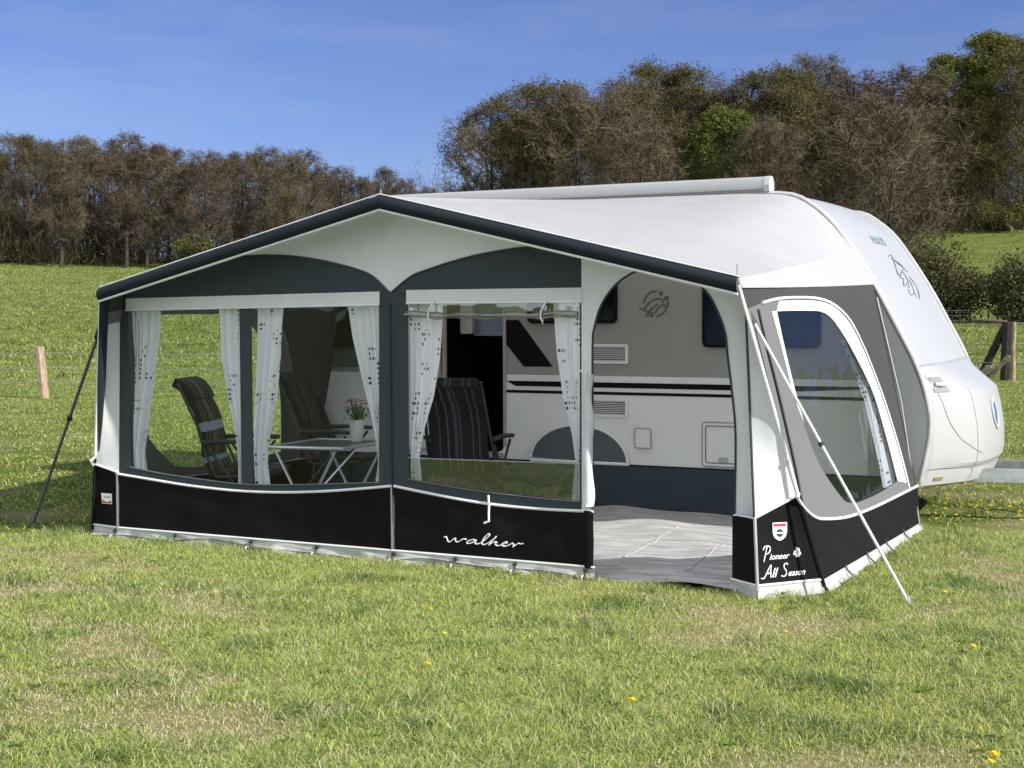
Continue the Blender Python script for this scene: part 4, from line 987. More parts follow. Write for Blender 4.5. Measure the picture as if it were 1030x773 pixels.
# nose locker
planY = [0.0, 0.03, 0.2, 0.4, 0.54, 0.58, 0.8, 1.15, 1.5, 1.72, 1.76, 1.9, 2.1, 2.27, 2.3]
planB = [0.0, 0.03, 0.125, 0.225, 0.285, 0.295, 0.325, 0.345, 0.325, 0.295, 0.285, 0.225, 0.125, 0.03, 0.0]
lv = [(1.275, 2.875, 0.10), (1.262, 2.885, 0.22), (1.17, 2.925, 0.52), (1.075, 2.95, 0.82), (1.045, 2.957, 0.88), (0.92, 2.968, 0.95), (0.75, 2.97, 1.04), (0.58, 2.96, 1.09), (0.50, 2.945, 1.10), (0.475, 2.94, 1.06), (0.465, 2.935, 1.02), (0.40, 2.92, 1.03), (0.345, 2.905, 1.0), (0.325, 2.885, 0.86), (0.315, 2.86, 0.6)]
rows = [[(x0+k*b, CY0+y-0.002, z+0.02*(y/2.3)*(1 if z > 1.2 else 0)) for y, b in zip(planY, planB)] for z, x0, k in lv]
lo = MB().grid(rows).add(rows[-1], [tuple(range(len(planY)))]).build('gas_locker', 'caravan_white', cv, smooth=True, auto=13)
def nose(y, z, off=0.0):
    zs_ = [l[0] for l in lv][::-1]; x0 = np.interp(z, zs_, [l[1] for l in lv][::-1]); k = np.interp(z, zs_, [l[2] for l in lv][::-1])
    return (x0+k*np.interp(y-CY0, planY, planB)+off, y, z)
def gap(pts, off=0.001, r_=0.0045):
    q = smoothp(pts, 10); MB().tube([nose(y, z, off) for y, z in q], r_, 5).build('panel_gap', 'gap_line', lo, smooth=True)
gap([(3.02, 1.20), (3.08, 1.10), (3.13, 0.98), (3.19, 0.83), (3.30, 0.70), (3.46, 0.61), (3.55, 0.57)])
gap([(3.02, 0.47), (3.15, 0.475), (3.35, 0.465), (3.50, 0.45), (3.50, 0.38), (3.47, 0.335)])
gap([(3.50, 0.46), (4.15, 0.455), (4.9, 0.455)])
gap([(3.5, 1.12), (3.5, 0.9), (3.5, 0.7), (3.5, 0.47)], 0.001, 0.004)
gap([(3.02, 1.272), (3.3, 1.274), (4.15, 1.274), (5.0, 1.274), (5.27, 1.274)], 0.003)
hd = MB().tube([nose(3.09, 1.13, 0.012), nose(3.15, 1.125, 0.03), nose(3.24, 1.125, 0.012)], 0.018, 8).build('grab_handle', 'shell_trim', lo, smooth=True)
for z_ in (1.165, 1.085):
    MB().slab([[nose(y_, zz, .008) for y_ in np.linspace(3.06, 3.24, 16)] for zz in np.linspace(z_-.018, z_+.018, 8)], 0.004).build('handle_recess', 'gap_line', hd)
# marker lamp in the bumper and oval emblem
MB().slab([[nose(y_, zz, .008) for y_ in np.linspace(3.09, 3.18, 12)] for zz in np.linspace(.378, .405, 8)], 0.004).build('marker_lamp', 'amber', lo)
el = [(math.cos(2*math.pi*k/20), math.sin(2*math.pi*k/20)) for k in range(20)]
o = MB().poly([(4.02+0.10*p, 0.86+0.13*q_) for p, q_ in el], lambda p, q_, o: nose(p, q_, 0.010-o), 0.006).build('oval_emblem', 'shell_trim', lo)
bird = [(-0.3, -0.7), (0.1, -0.3), (0.35, 0.2), (0.2, 0.75), (-0.1, 0.5), (-0.35, 0.6), (-0.25, 0.1), (-0.45, -0.2)]
MB().poly([(4.02+0.10*p, 0.86+0.13*q_) for p, q_ in bird], lambda p, q_, o: nose(p, q_, 0.014-o), 0.003).build('emblem_print', 'emblem_blue', o)
# lettering and bird line emblem on the sloping front
fz = [p[1] for p in front][::-1]; fx = [p[0] for p in front][::-1]
def fp(y, z, off=0.006): return (float(np.interp(z, fz, fx))+0.05*math.sin(math.pi*(y-CY0)/2.3)+off, y, z+off*0.5)
def onfront(u, v):
    d = ray(u, v); lo_t, hi_t = 5.0, 30.0; best = None
    ts = np.linspace(8, 16, 1601); P3 = CAM[None, :]+ts[:, None]*d[None, :]
    fxs = np.interp(P3[:, 2], fz, fx)+0.05*np.sin(np.pi*np.clip((P3[:, 1]-CY0)/2.3, 0, 1)); k = int(np.argmax(P3[:, 0] <= fxs))
    p = P3[k]; return fp(p[1], p[2], 0.004)
text_mesh('KNAUS', 0.16, 0.0, lambda x, y, o: fp(3.83+x*0.85, 2.265+y*0.6, 0.006+o), 'lettering_teal', 'maker_lettering', cv, 0.002)
bl = [[(893, 258.5), (896, 257), (899, 264), (901, 271), (903, 277)], [(896, 260), (902, 264), (907, 268)], [(902, 265), (907, 268.5), (912, 274)], [(901, 272), (905, 279), (909, 281)], [(905, 279), (907, 273), (909, 271)], [(907, 273), (912, 281), (914, 290)],
      [(908, 282), (909, 288), (912, 285)], [(914, 279), (919, 285), (923, 293), (924.5, 301)], [(914, 282), (917, 288), (919, 294), (922, 300)], [(913, 291), (916, 297), (919, 295)]]
stroke_letters(bl, lambda u, v: onfront(u, v), 0.0034, 'decal_line', 'bird_emblem', cv)
# drawbar
mb = MB()
for y0, y1 in ((3.62, 4.08), (4.68, 4.22)):
    for (xa, xb) in ((2.6, 4.75),):
        a0, a1 = Vector((xa, y0, 0)), Vector((xb, y1, 0)); dv = (a1-a0).normalized(); nn = Vector((-dv.y, dv.x, 0))*0.022
        for zz0, zz1 in ((0.315, 0.325), (0.415, 0.425)):
            vs = [a0-nn, a1-nn, a1+nn, a0+nn]; mb.add([(p.x, p.y, zz0) for p in vs]+[(p.x, p.y, zz1) for p in vs], [(3, 2, 1, 0), (4, 5, 6, 7), (0, 1, 5, 4), (1, 2, 6, 5), (2, 3, 7, 6), (3, 0, 4, 7)])
        vs = [a0-nn*1.0, a1-nn*1.0, a1-nn*0.7, a0-nn*0.7]
        mb.add([(p.x, p.y, 0.325) for p in vs]+[(p.x, p.y, 0.415) for p in vs], [(3, 2, 1, 0), (4, 5, 6, 7), (0, 1, 5, 4), (1, 2, 6, 5), (2, 3, 7, 6), (3, 0, 4, 7)])
mb.tube([(4.7, 4.15, 0.40), (5.05, 4.15, 0.42)], 0.04, 8).build('drawbar', 'galvanised', cv)
MB().box((-2.7, 3.1, 0.36), (2.8, 5.2, 0.379)).build('floor_pan', 'stripe', cv)

# ------------------------------------------------------------------ storm straps and guy pole
def strap(name, a, b, r, m_, label, cat, mid=None, sl=None):
    t_ = thing(name, b, label, cat)
    MB().tube([a, lerp(a, b, 0.5), b], r, 8).build('pole' if 'pole' in name else 'webbing', m_, t_, smooth=True)
    if sl:
        p, p2 = lerp(a, b, sl), lerp(a, b, sl+0.014); MB().tube([p, p2], r*1.7, 8).build('slider', 'black_rubber', t_)
    d = Vector(b)-Vector(a); d.normalize()
    MB().tube([Vector(b)-d*0.02+Vector((0.0, 0, 0.03)), Vector(b)+Vector((0.03, 0, -0.12))], 0.009, 6).build('peg', 'galvanised', t_)
    c = lerp(a, b, 0.0); MB().tube([Vector(a)-d*0.05, Vector(a)+d*0.05], r*2.2, 6).build('hook', 'black_rubber', t_)
    return t_
gb = onZ(915, 608, 0.0); strap('guy_rope', (2.53, -0.12, 1.66), tuple(gb), 0.009, 'white_piping', 'white guy strap slanting from the right front awning corner to the lawn', 'guy rope', sl=0.44)
lb = onZ(33, 528, 0.0); strap('storm_strap', tuple(onY(99.5, 335, -0.05)), tuple(lb), 0.0125, 'dark_strap', 'dark grey storm strap slanting from the left front awning corner to the grass', 'storm strap', sl=0.42)
# ground pegs at the front loops
pt = thing('tent_peg', (LX[0], -0.06, 0), 'bent steel tent peg at the left corner pole of the awning', 'tent peg', 'pegs along the awning front')
MB().tube([(LX[0], -0.05, 0.03), (LX[0], -0.075, 0.035), (LX[0], -0.08, 0.022), (LX[0], -0.04, -0.1)], 0.006, 6).build('shaft', 'galvanised', pt)
for i, x in enumerate(LX[1:], 1):
    dup(pt, (x, -0.06, 0), 0, None, f'bent steel tent peg, {ORD[i]} from the left along the awning front')

# ------------------------------------------------------------------ chairs, table, plant
def make_chair(loc, rz, label, fab='chair_fabric'):
    """high-back folding relaxer facing +X before rotation; origin at floor under the seat"""
    c = thing('folding_chair', (0, 0, 0), label, 'chair', 'striped high-backed chairs in the awning')
    hw = 0.25
    back = smoothp([(-0.10, 0.46), (-0.14, 0.56), (-0.15, 0.68), (-0.175, 0.82), (-0.225, 0.95), (-0.30, 1.06), (-0.34, 1.11)], 5)
    rows = [[(x+0.012*math.sin(math.pi*j/8), -hw+2*hw*j/8, z) for j in range(9)] for x, z in back]
    uv = [[(j/8, 0.45+0.5*i/(len(back)-1)) for j in range(9)] for i in range(len(back))]
    MB().slab(rows, 0.035, uv).build('backrest', fab, c, smooth=True, auto=60)
    hd = smoothp([(-0.265, 1.01), (-0.30, 1.08), (-0.35, 1.14), (-0.42, 1.175)], 4)
    rows = [[(x+0.03, -hw+2*hw*j/8, z) for j in range(9)] for x, z in hd]
    uv = [[(j/8, 0.0+0.1*i/(len(hd)-1)) for j in range(9)] for i in range(len(hd))]
    MB().slab(rows, 0.07, uv).build('headrest', fab, c, smooth=True, auto=60)
    st = smoothp([(-0.12, 0.44), (0.02, 0.425), (0.2, 0.445), (0.34, 0.46), (0.40, 0.44)], 5)
    rows = [[(x, -hw+2*hw*j/8, z) for j in range(9)] for x, z in st]
    uv = [[(j/8, 0.02+0.4*i/(len(st)-1)) for j in range(9)] for i in range(len(st))]
    MB().slab(rows, -0.035, uv).build('seat', fab, c, smooth=True, auto=60)
    for s_ in (-1, 1):
        y = s_*(hw+0.035)
        MB().slab([[(-0.16, y-0.03, 0.655), (-0.16, y+0.03, 0.655)], [(0.1, y-0.03, 0.665), (0.1, y+0.03, 0.665)], [(0.3, y-0.03, 0.655), (0.3, y+0.03, 0.655)]], 0.035).build('armrest', 'chair_frame', c, bevel=0.012)
        MB().tube([(-0.36, y*0.95, 1.14), (-0.2, y*0.95, 0.80), (-0.14, y, 0.60), (-0.05, y, 0.40), (0.38, y, 0.42)], 0.013, 8).build('side_frame', 'chair_frame', c, smooth=True)
        MB().tube([(0.26, y, 0.64), (-0.24, y, 0.02)], 0.012, 8).build('leg', 'chair_frame', c, smooth=True)
        MB().tube([(-0.12, y, 0.64), (0.34, y, 0.02)], 0.012, 8).build('leg', 'chair_frame', c, smooth=True)
    MB().tube([(-0.24, -hw-.03, 0.025), (-0.24, hw+.03, 0.025)], 0.011, 8).tube([(0.34, -hw-.03, 0.025), (0.34, hw+.03, 0.025)], 0.011, 8).build('stretcher', 'chair_frame', c)
    return c
ch = make_chair((0, 0, 0), 0, 'olive checked high-backed folding chair by the left side window')
ch.location = (-2.13, 0.98, 0.012); ch.rotation_euler = (0, 0, R(20))
ch2 = make_chair((0, 0, 0), 0, 'dark striped folding chair behind the table, partly hidden by a curtain', 'chair_fabric_dark'); ch2.location = (-2.00, 2.14, 0.012); ch2.rotation_euler = (0, 0, R(14))
dup(ch2, (-0.52, 1.95, 0.012), R(97), 1.0, 'striped folding chair with its back to the lawn, below the rolled-up blind')
TZ = 0.66
FL, FR_, BL_ = onZ(269.5, 450, TZ), onZ(345, 452, TZ), onZ(321, 442.3, TZ)
BR_ = BL_+(FR_-FL)
tb_ = thing('folding_table', tuple((FL+BR_)/2*np.array([1, 1, 0])+np.array([0, 0, 0.012])), 'grey topped aluminium folding table standing before the caravan', 'table')
ring = [FL, FR_, BR_, BL_]
rows = [[FL, FR_], [BL_, BR_]]
def inset(f): 
    c = sum(ring)/4; return [c+(p-c)*f for p in ring]
A = inset(0.955)
MB().slab([[A[0]+[0, 0, 0.004], A[1]+[0, 0, 0.004]], [A[3]+[0, 0, 0.004], A[2]+[0, 0, 0.004]]], 0.02).build('tabletop', 'table_top', tb_)
B = inset(0.985); mb = MB()
for i in range(4): mb.tube([B[i], B[(i+1) % 4]], 0.014, 8)
mb.build('edge_rail', 'alu', tb_, smooth=True)
dn = lambda p, q, f: np.array([p[0]+(q[0]-p[0])*f, p[1]+(q[1]-p[1])*f, 0.0])
for (p, q) in ((FL, FR_), (FR_, FL), (BL_, BR_), (BR_, BL_)):
    a = p+(q-p)*0.10+np.array([0, 0, -0.02]); b = dn(p, q, 0.62)+np.array([0, 0, 0.02])
    MB().tube([tuple(a), tuple(b)], 0.016, 8, flat=0.7).build('leg', 'alu', tb_, smooth=True)
a, b = FR_+(BR_-FR_)*0.25+[0, 0, -0.02], dn(FR_, FL, 0.3)+np.array([0, 0, 0.35]); MB().tube([tuple(a), tuple(b)], 0.008, 6).build('brace', 'alu', tb_)
pc = onZ(359, 444, TZ+0.01)
pc = FR_+(BR_-FR_)*0.70-(FR_-FL)*0.22; pc[2] = TZ+0.006
# solve the pot position on the table nearest to its place in the picture
pc = onZ(359, 444, TZ+0.006)
pp = thing('potted_plant', tuple(pc), 'pink flowering plant in a white pot standing on the table', 'plant pot')
rows = []
for z, r_ in ((0, 0.045), (0.005, 0.049), (0.16, 0.062), (0.175, 0.066), (0.175, 0.058), (0.15, 0.056)):
    rows.append([(pc[0]+r_*math.cos(2*math.pi*k/20), pc[1]+r_*math.sin(2*math.pi*k/20), pc[2]+z) for k in range(20)])
MB().grid(rows, closed=True).add(rows[-1], [tuple(range(20))]).add(rows[0], [tuple(range(20))]).build('pot', 'pot', pp, smooth=True)
rn = random.Random(3); lf = MB(); fl = MB()
for i in range(150):
    a = rn.random()*6.28; r_ = rn.random()**.5*0.10; z = 0.17+rn.random()*0.15*(1-r_*4)
    p = Vector((pc[0]+r_*math.cos(a), pc[1]+r_*math.sin(a), pc[2]+z)); d = Vector((math.cos(a)+rn.uniform(-.5, .5), math.sin(a)+rn.uniform(-.5, .5), rn.uniform(-.2, .9))).normalized(); sd = d.cross(Vector((0, 0, 1))).normalized()
    l = rn.uniform(.03, .055); lf.add([p, p+d*l*.5+sd*l*.28, p+d*l, p+d*l*.5-sd*l*.28], [(0, 1, 2, 3)])
for i in range(40):
    a = rn.random()*6.28; z = rn.random()*0.16; lf.tube([(pc[0], pc[1], pc[2]+0.15), (pc[0]+0.05*math.cos(a), pc[1]+0.05*math.sin(a), pc[2]+0.2+z)], 0.002, 4)
for i in range(16):
    a = rn.random()*6.28; r_ = rn.random()**.5*0.095; c = Vector((pc[0]+r_*math.cos(a), pc[1]+r_*math.sin(a), pc[2]+0.27+rn.random()*0.07))
    for k in range(6):
        t_ = k*1.047+rn.random(); d = Vector((math.cos(t_), math.sin(t_), 0.4)); s2 = Vector((-math.sin(t_), math.cos(t_), 0)); fl.add([c, c+d*.016+s2*.011, c+d*.03, c+d*.016-s2*.011], [(0, 1, 2, 3)])
lf.build('leaves', 'plant_leaf', pp); fl.build('blossom', 'pink', pp)

# ------------------------------------------------------------------ fences, log
def post(mb, b, h, r, lean=(0, 0), n=8, seed=0):
    rn = random.Random(seed); path = []; rs = []
    for k in range(6):
        t = k/5; path.append((b[0]+lean[0]*t+rn.uniform(-.01, .01), b[1]+lean[1]*t, b[2]-0.1+(h+0.1)*t)); rs.append(r*rn.uniform(.9, 1.08))
    mb.tube(path, rs, n); return path[-1]
lf_ = thing('wire_fence', at(44, 30.0), 'wire fence with a pale leaning post across the left meadow', 'fence')
pL = at(44, 30.0); pts = [at(-230, 33.0), pL, at(330, 28.5)]
for i, b in enumerate(pts):
    mb = MB(); post(mb, b, 1.04, 0.10, (-0.10*RT[0], -0.10*RT[1]) if i == 1 else (0, 0), 7, i); mb.build('post', 'wood_post', lf_, smooth=True)
mb = MB()
for hz in (0.92, 0.62, 0.32):
    for a, b in zip(pts, pts[1:]):
        mb.tube([(lerp(a, b, t)[0], lerp(a, b, t)[1], lerp(a, b, t)[2]+hz-0.06*math.sin(math.pi*t)) for t in np.linspace(0, 1, 9)], 0.006, 4)
mb.build('wire', 'wire', lf_)
bR = at(1012, 36.0); rf_ = thing('wire_fence', bR, 'dark braced corner post and wires of the fence right of the caravan', 'fence')
hP = topz(324, 36.0, 1007)-bR[2]
mb = MB(); post(mb, bR, hP, 0.14, (0.05, 0), n=8, seed=4); mb.build('post', 'dark_wood', rf_, smooth=True)
b2 = at(1020, 35.6); mb = MB(); post(mb, b2, hP, 0.04, seed=5); mb.build('post', 'wood_post', rf_, smooth=True)
b3 = at(984, 36.6); mb = MB(); mb.tube([(b3[0], b3[1], b3[2]-0.1), (bR[0], bR[1], bR[2]+hP*0.95)], 0.10, 7); mb.build('brace', 'dark_wood', rf_, smooth=True)
mb = MB(); e1 = at(880, 38.0); e2 = at(1120, 36.0)
for f_ in (0.97, 0.62, 0.3):
    mb.tube([(e1[0], e1[1], e1[2]+hP*f_*0.9), (bR[0], bR[1], bR[2]+hP*f_), (e2[0], e2[1], e2[2]+hP*f_)], 0.012, 4)
mb.build('wire', 'wire', rf_)
r0_ = at(994, 37.0); mb = MB(); mb.tube([(r0_[0], r0_[1], topz(322, 37, 994)), (bR[0], bR[1], bR[2]+hP)], 0.03, 6); mb.build('rail', 'wood_post', rf_)
ff = thing('wire_fence', at(975, 60), 'low dark wire fence at the foot of the far slope behind the braced post', 'fence')
mb2 = MB(); last = None
for i, u in enumerate((940, 953, 965, 976, 994, 1004, 1024, 1045)):
    b = at(u, 60+0.4*i); mb = MB(); tp = post(mb, b, 0.62, 0.035, n=6, seed=i); mb.build('post', 'dark_wood', ff)
    if last:
        for k in (.6, .4, .2): mb2.tube([(last[0], last[1], last[2]+k-.05), (b[0], b[1], b[2]+k-.05)], 0.004, 4)
    last = b
mb2.build('wire', 'wire', ff)
a = np.array(at(986, 35.2)); b = np.array(at(1014, 34.8)); a[2] += 0.02
rl = random.Random(9); mb = MB(); rows = []
for k in range(22):
    t = k/21; c = a+(b-a)*t+np.array([0, 0, 0.05+0.48*t+0.04*math.sin(t*8)]); row = []
    for m_ in range(14):
        an = 2*math.pi*m_/14; rr_ = (0.115+0.05*math.sin(t*5+1))*(1+0.22*math.sin(m_*2.1+t*3)+rl.uniform(-.13, .13)); c2 = c+np.array([0, 0, 1])*rr_*math.sin(an)+np.array([-RT[1], RT[0], 0])*rr_*math.cos(an)
        if k == 21: c2 = c2+(b-a)*rl.uniform(-.03, .10)
        row.append(tuple(c2))
    rows.append(row)
mb.grid(rows, closed=True).add(rows[-1], [tuple(range(14))]).add(rows[0], [tuple(range(14))])
tag(mb.build('log', 'log_wood', smooth=False), 'bleached broken log leaning against the dark braced fence post', 'log')

# ------------------------------------------------------------------ dandelions
def make_flower():
    o = thing('dandelion', (0, 0, 0), 'yellow dandelion', 'flower')
    mb = MB()
    for lay, (r_, z, nn) in enumerate(((0.019, 0.0, 14), (0.013, 0.005, 11), (0.007, 0.009, 8))):
        for k in range(nn):
            t_ = 2*math.pi*k/nn+lay; d = Vector((math.cos(t_), math.sin(t_), 0.25)); s2 = Vector((-math.sin(t_), math.cos(t_), 0)); c = Vector((0, 0, 0.07+z))
            mb.add([c, c+d*r_*.6+s2*.004, c+d*r_, c+d*r_*.6-s2*.004], [(0, 1, 2, 3)])
    mb.build('petals', 'yellow', o); MB().tube([(0, 0, -0.01), (0.003, 0, 0.04), (0, 0, 0.072)], 0.0022, 5).build('stem', 'stem', o); return o
fo = make_flower(); rn = random.Random(11)
spots = [(u, v, 'yellow dandelion in the grass under the caravan drawbar', 'dandelions under the drawbar') for u, v in [(rn.uniform(932, 1029), rn.uniform(491, 524)) for _ in range(46)]]
fg = [(1000, 768, 'largest yellow dandelion at the bottom right of the lawn'), (997, 770.5, 'small yellow dandelion touching the largest one at the bottom edge of the lawn'), (979, 655, 'lone yellow dandelion on the right lawn below the white guy strap'), (433, 614, 'yellow dandelion below the lettered black skirt'), (446, 640, 'yellow dandelion on the lawn in front of the lettered skirt, farther from the tent'), (636, 709, 'lone yellow dandelion low in the middle of the lawn'), (430, 672, 'yellow dandelion in the grass left of the lawn centre'), (950, 598, 'yellow dandelion just right of the foot of the white guy strap'), (790, 636, 'yellow dandelion on the lawn before the right awning corner')]
first = True
for i, s_ in enumerate(spots+[(u, v, lb_, 'dandelions on the front lawn') for u, v, lb_ in fg]):
    p = onZ(s_[0], s_[1], 0.06); sc_ = rn.uniform(0.8, 1.25)
    if s_[0] == 1000: sc_ = 1.35
    if first: fo.location = (p[0], p[1], 0.0); tag(fo, s_[2], group=s_[3]); first = False
    else: dup(fo, (p[0], p[1], -0.005), rn.random()*6, sc_, s_[2], s_[3])

# ------------------------------------------------------------------ trees
def set_tone(me, cols):
    a = me.attributes.new('tone', 'FLOAT_COLOR', 'POINT'); c = np.ones((len(me.vertices), 4), np.float32); c[:, :3] = cols; a.data.foreach_set('color', c.ravel())
def rawmesh(name, v, tris, cols, m_):
    me = bpy.data.meshes.new(name); n = len(v); me.vertices.add(n); me.vertices.foreach_set('co', np.asarray(v, np.float32).ravel())
    t = np.asarray(tris, np.int32); k = len(t); me.loops.add(k*3); me.loops.foreach_set('vertex_index', t.ravel()); me.polygons.add(k)
    me.polygons.foreach_set('loop_start', np.arange(k, dtype=np.int32)*3)
    try: me.polygons.foreach_set('loop_total', np.full(k, 3, np.int32))
    except Exception: pass
    me.update(); set_tone(me, np.asarray(cols, np.float32)); me.materials.append(M[m_]); return me
def tree_meshes(seed, Ht=13.0, cb=0.35, spread=3.4, n1=13, n2=7, n3=8, n4=7, up=0.55, trunk_r=0.2, tw=0.030, twig=(0.13, 0.09, 0.065), bark=(0.042, 0.036, 0.030), leaf=None, nleaf=0, lsize=0.16, stems=1):
    rn = np.random.RandomState(seed); TV, TT, TC = [], [], []; CV, CT, CC = [], [], []
    def tube(path, rs, V, T, C, colr, n=5):
        o = len(V); path = [np.array(p) for p in path]
        for i, p in enumerate(path):
            t = path[min(i+1, len(path)-1)]-path[max(i-1, 0)]; t /= np.linalg.norm(t)+1e-9
            a = np.cross(t, [0.3, 0.9, 0.1]); a /= np.linalg.norm(a)+1e-9; b = np.cross(t, a)
            for k in range(n):
                an = 2*np.pi*k/n; V.append(p+(a*np.cos(an)+b*np.sin(an))*rs[i]); C.append(np.array(colr)*rn.uniform(.8, 1.2))
        for i in range(len(path)-1):
            for k in range(n):
                a_, b_, c_, d_ = o+i*n+k, o+i*n+(k+1) % n, o+(i+1)*n+(k+1) % n, o+(i+1)*n+k; T.append((a_, b_, c_)); T.append((a_, c_, d_))
    def spike(p, q, wd, colr):
        o = len(CV); d = q-p; a = np.cross(d, rn.randn(3)); a /= np.linalg.norm(a)+1e-9
        CV.extend([p-a*wd*.5, p+a*wd*.5, q+a*wd*.12, q-a*wd*.12]); CT.extend([(o, o+1, o+2), (o, o+2, o+3)]); c = np.array(colr)*rn.uniform(.65, 1.4); CC.extend([c]*4)
    tips = []
    for st in range(stems):
        lean = rn.randn(2)*0.5*(1.0 if stems == 1 else 1.8); base = np.array([*(rn.randn(2)*0.25*(stems > 1)), -0.3]); hs = Ht*(rn.uniform(.75, 1) if stems > 1 else 1)
        tp = [base+np.array([lean[0]*t*t+0.15*math.sin(3*t+seed), lean[1]*t*t, (hs*0.92+.3)*t]) for t in np.linspace(0, 1, 9)]
        tr = [trunk_r*(1-0.88*t)/(stems**.5) for t in np.linspace(0, 1, 9)]; tube(tp, tr, TV, TT, TC, bark, 6)
        for i in range(max(3, n1//stems)):
            f = cb+(0.97-cb)*(i+rn.rand())/max(3, n1//stems); k = f*8; i0 = min(int(k), 7); p = tp[i0]+(tp[i0+1]-tp[i0])*(k-i0)
            az = i*2.4+rn.randn()*.5; shape = math.sin(math.pi*min(1, max(0.15, (f-cb)/(1-cb)*0.60+0.28)))
            ln = spread*shape*rn.uniform(.75, 1.2); upv = up+0.5*f+rn.randn()*.12
            d = np.array([math.cos(az), math.sin(az), upv]); d /= np.linalg.norm(d); path = [p]
            for s in range(1, 5):
                d = d+np.array([0, 0, 0.10])+rn.randn(3)*.10; d /= np.linalg.norm(d); path.append(path[-1]+d*ln/4)
            rb = max(.03, tr[i0]*.5); tube(path, [rb*(1-.8*s/4) for s in range(5)], TV, TT, TC, bark, 4)
            for j in range(n2):
                g = 0.2+0.8*(j+rn.rand())/n2; kk = g*4; a0 = min(int(kk), 3); q = path[a0]+(path[a0+1]-path[a0])*(kk-a0)
                dd = (path[a0+1]-path[a0]); dd /= np.linalg.norm(dd); e = dd+rn.randn(3)*.6+np.array([0, 0, .25]); e /= np.linalg.norm(e)
                l2 = ln*rn.uniform(.3, .55)*(1.15-.5*g)+.35; m_ = q+e*l2*.5; e2 = e+rn.randn(3)*.2+np.array([0, 0, .15]); e2 /= np.linalg.norm(e2); r_ = m_+e2*l2*.5
                tube([q, m_, r_], [.03, .02, .008], CV, CT, CC, twig, 3)
                for t in range(n3):
                    h = (t+rn.rand())/n3; w_ = q+(m_-q)*h*2 if h < .5 else m_+(r_-m_)*(h-.5)*2
                    u_ = e+rn.randn(3)*.7+np.array([0, 0, .2]); u_ /= np.linalg.norm(u_); l3 = rn.uniform(.5, 1.1)*(1 if l2 > .8 else .7); x = w_+u_*l3; spike(w_, x, tw*1.2, twig)
                    for y_ in range(n4):
                        h2 = rn.uniform(.2, 1); z = w_+u_*l3*h2; v_ = u_+rn.randn(3)*.65+np.array([0, 0, .15]); v_ /= np.linalg.norm(v_); e_ = z+v_*rn.uniform(.3, .7); spike(z, e_, tw, twig); tips.append(e_)
    def rnd(P):
        P = np.array(P); Hc = Ht*0.55; up_ = P[:, 2] > Hc; hr_ = np.hypot(P[:, 0], P[:, 1])/(spread*1.02)
        rho = np.where(up_, np.sqrt(hr_**2+((P[:, 2]-Hc)/(Ht-Hc))**2), hr_); k_ = np.where(rho > .82, (.80+(rho-.80)*.48)/np.maximum(rho, 1e-6), 1.0)
        P[:, 0] *= k_; P[:, 1] *= k_; P[:, 2] = np.where(up_, Hc+(P[:, 2]-Hc)*k_, P[:, 2]); return P
    CV = rnd(CV); TV = rnd(TV); tips = rnd(tips)
    if leaf is not None and nleaf:
        idx = rn.randint(0, len(tips), nleaf); pos = tips[idx]+rn.randn(nleaf, 3)*.12
        sh = rn.uniform(.55, 1.35, (nleaf, 1)); lc = np.array(leaf)[rn.randint(0, len(leaf), nleaf)]*sh
        a = rn.randn(nleaf, 3); a /= np.linalg.norm(a, axis=1)[:, None]; b = np.cross(a, rn.randn(nleaf, 3)); b /= np.linalg.norm(b, axis=1)[:, None]; s = lsize*rn.uniform(.6, 1.3, (nleaf, 1))
        LV = np.stack([pos-a*s, pos+b*s*.6, pos+a*s, pos-b*s*.6], 1).reshape(-1, 3); o = np.arange(nleaf)[:, None]*4
        LT = np.concatenate([o+[0, 1, 2], o+[0, 2, 3]], 1).reshape(-1, 3); LC = np.repeat(lc, 4, 0)
        lm = (LV, LT, LC)
    else: lm = None
    return (TV, TT, TC), (CV, CT, CC), lm
TOPZ, TOPS = {}, []
def make_tree(name, **k):
    a, b, lm = tree_meshes(**k); zt = np.percentile(np.array(b[0])[:, 2], 99.3); root = bpy.data.objects.new(name, None); root.empty_display_size = 0.5; col.objects.link(root); root['category'] = 'tree'; TOPZ[name+str(k['seed'])] = zt; TOPS.append(zt)
    for nm, d, mm in (('trunk', a, 'bark'), ('crown', b, 'bark'), ('foliage', lm, 'leaf')):
        if d is None: continue
        o = bpy.data.objects.new(nm, rawmesh(nm, d[0], d[1], d[2], mm)); col.objects.link(o); o.parent = root
    return root
BROWN = (0.092, 0.072, 0.047); GREYB = (0.110, 0.086, 0.054); RED = (0.096, 0.071, 0.050); OLIVE = (0.095, 0.080, 0.034)
OL = [(0.10, 0.088, 0.030), (0.125, 0.105, 0.04), (0.082, 0.07, 0.030)]
YG = [(0.125, 0.135, 0.025), (0.10, 0.11, 0.025), (0.15, 0.145, 0.035)]
GR = [(0.10, 0.12, 0.025), (0.14, 0.155, 0.03), (0.065, 0.08, 0.022)]
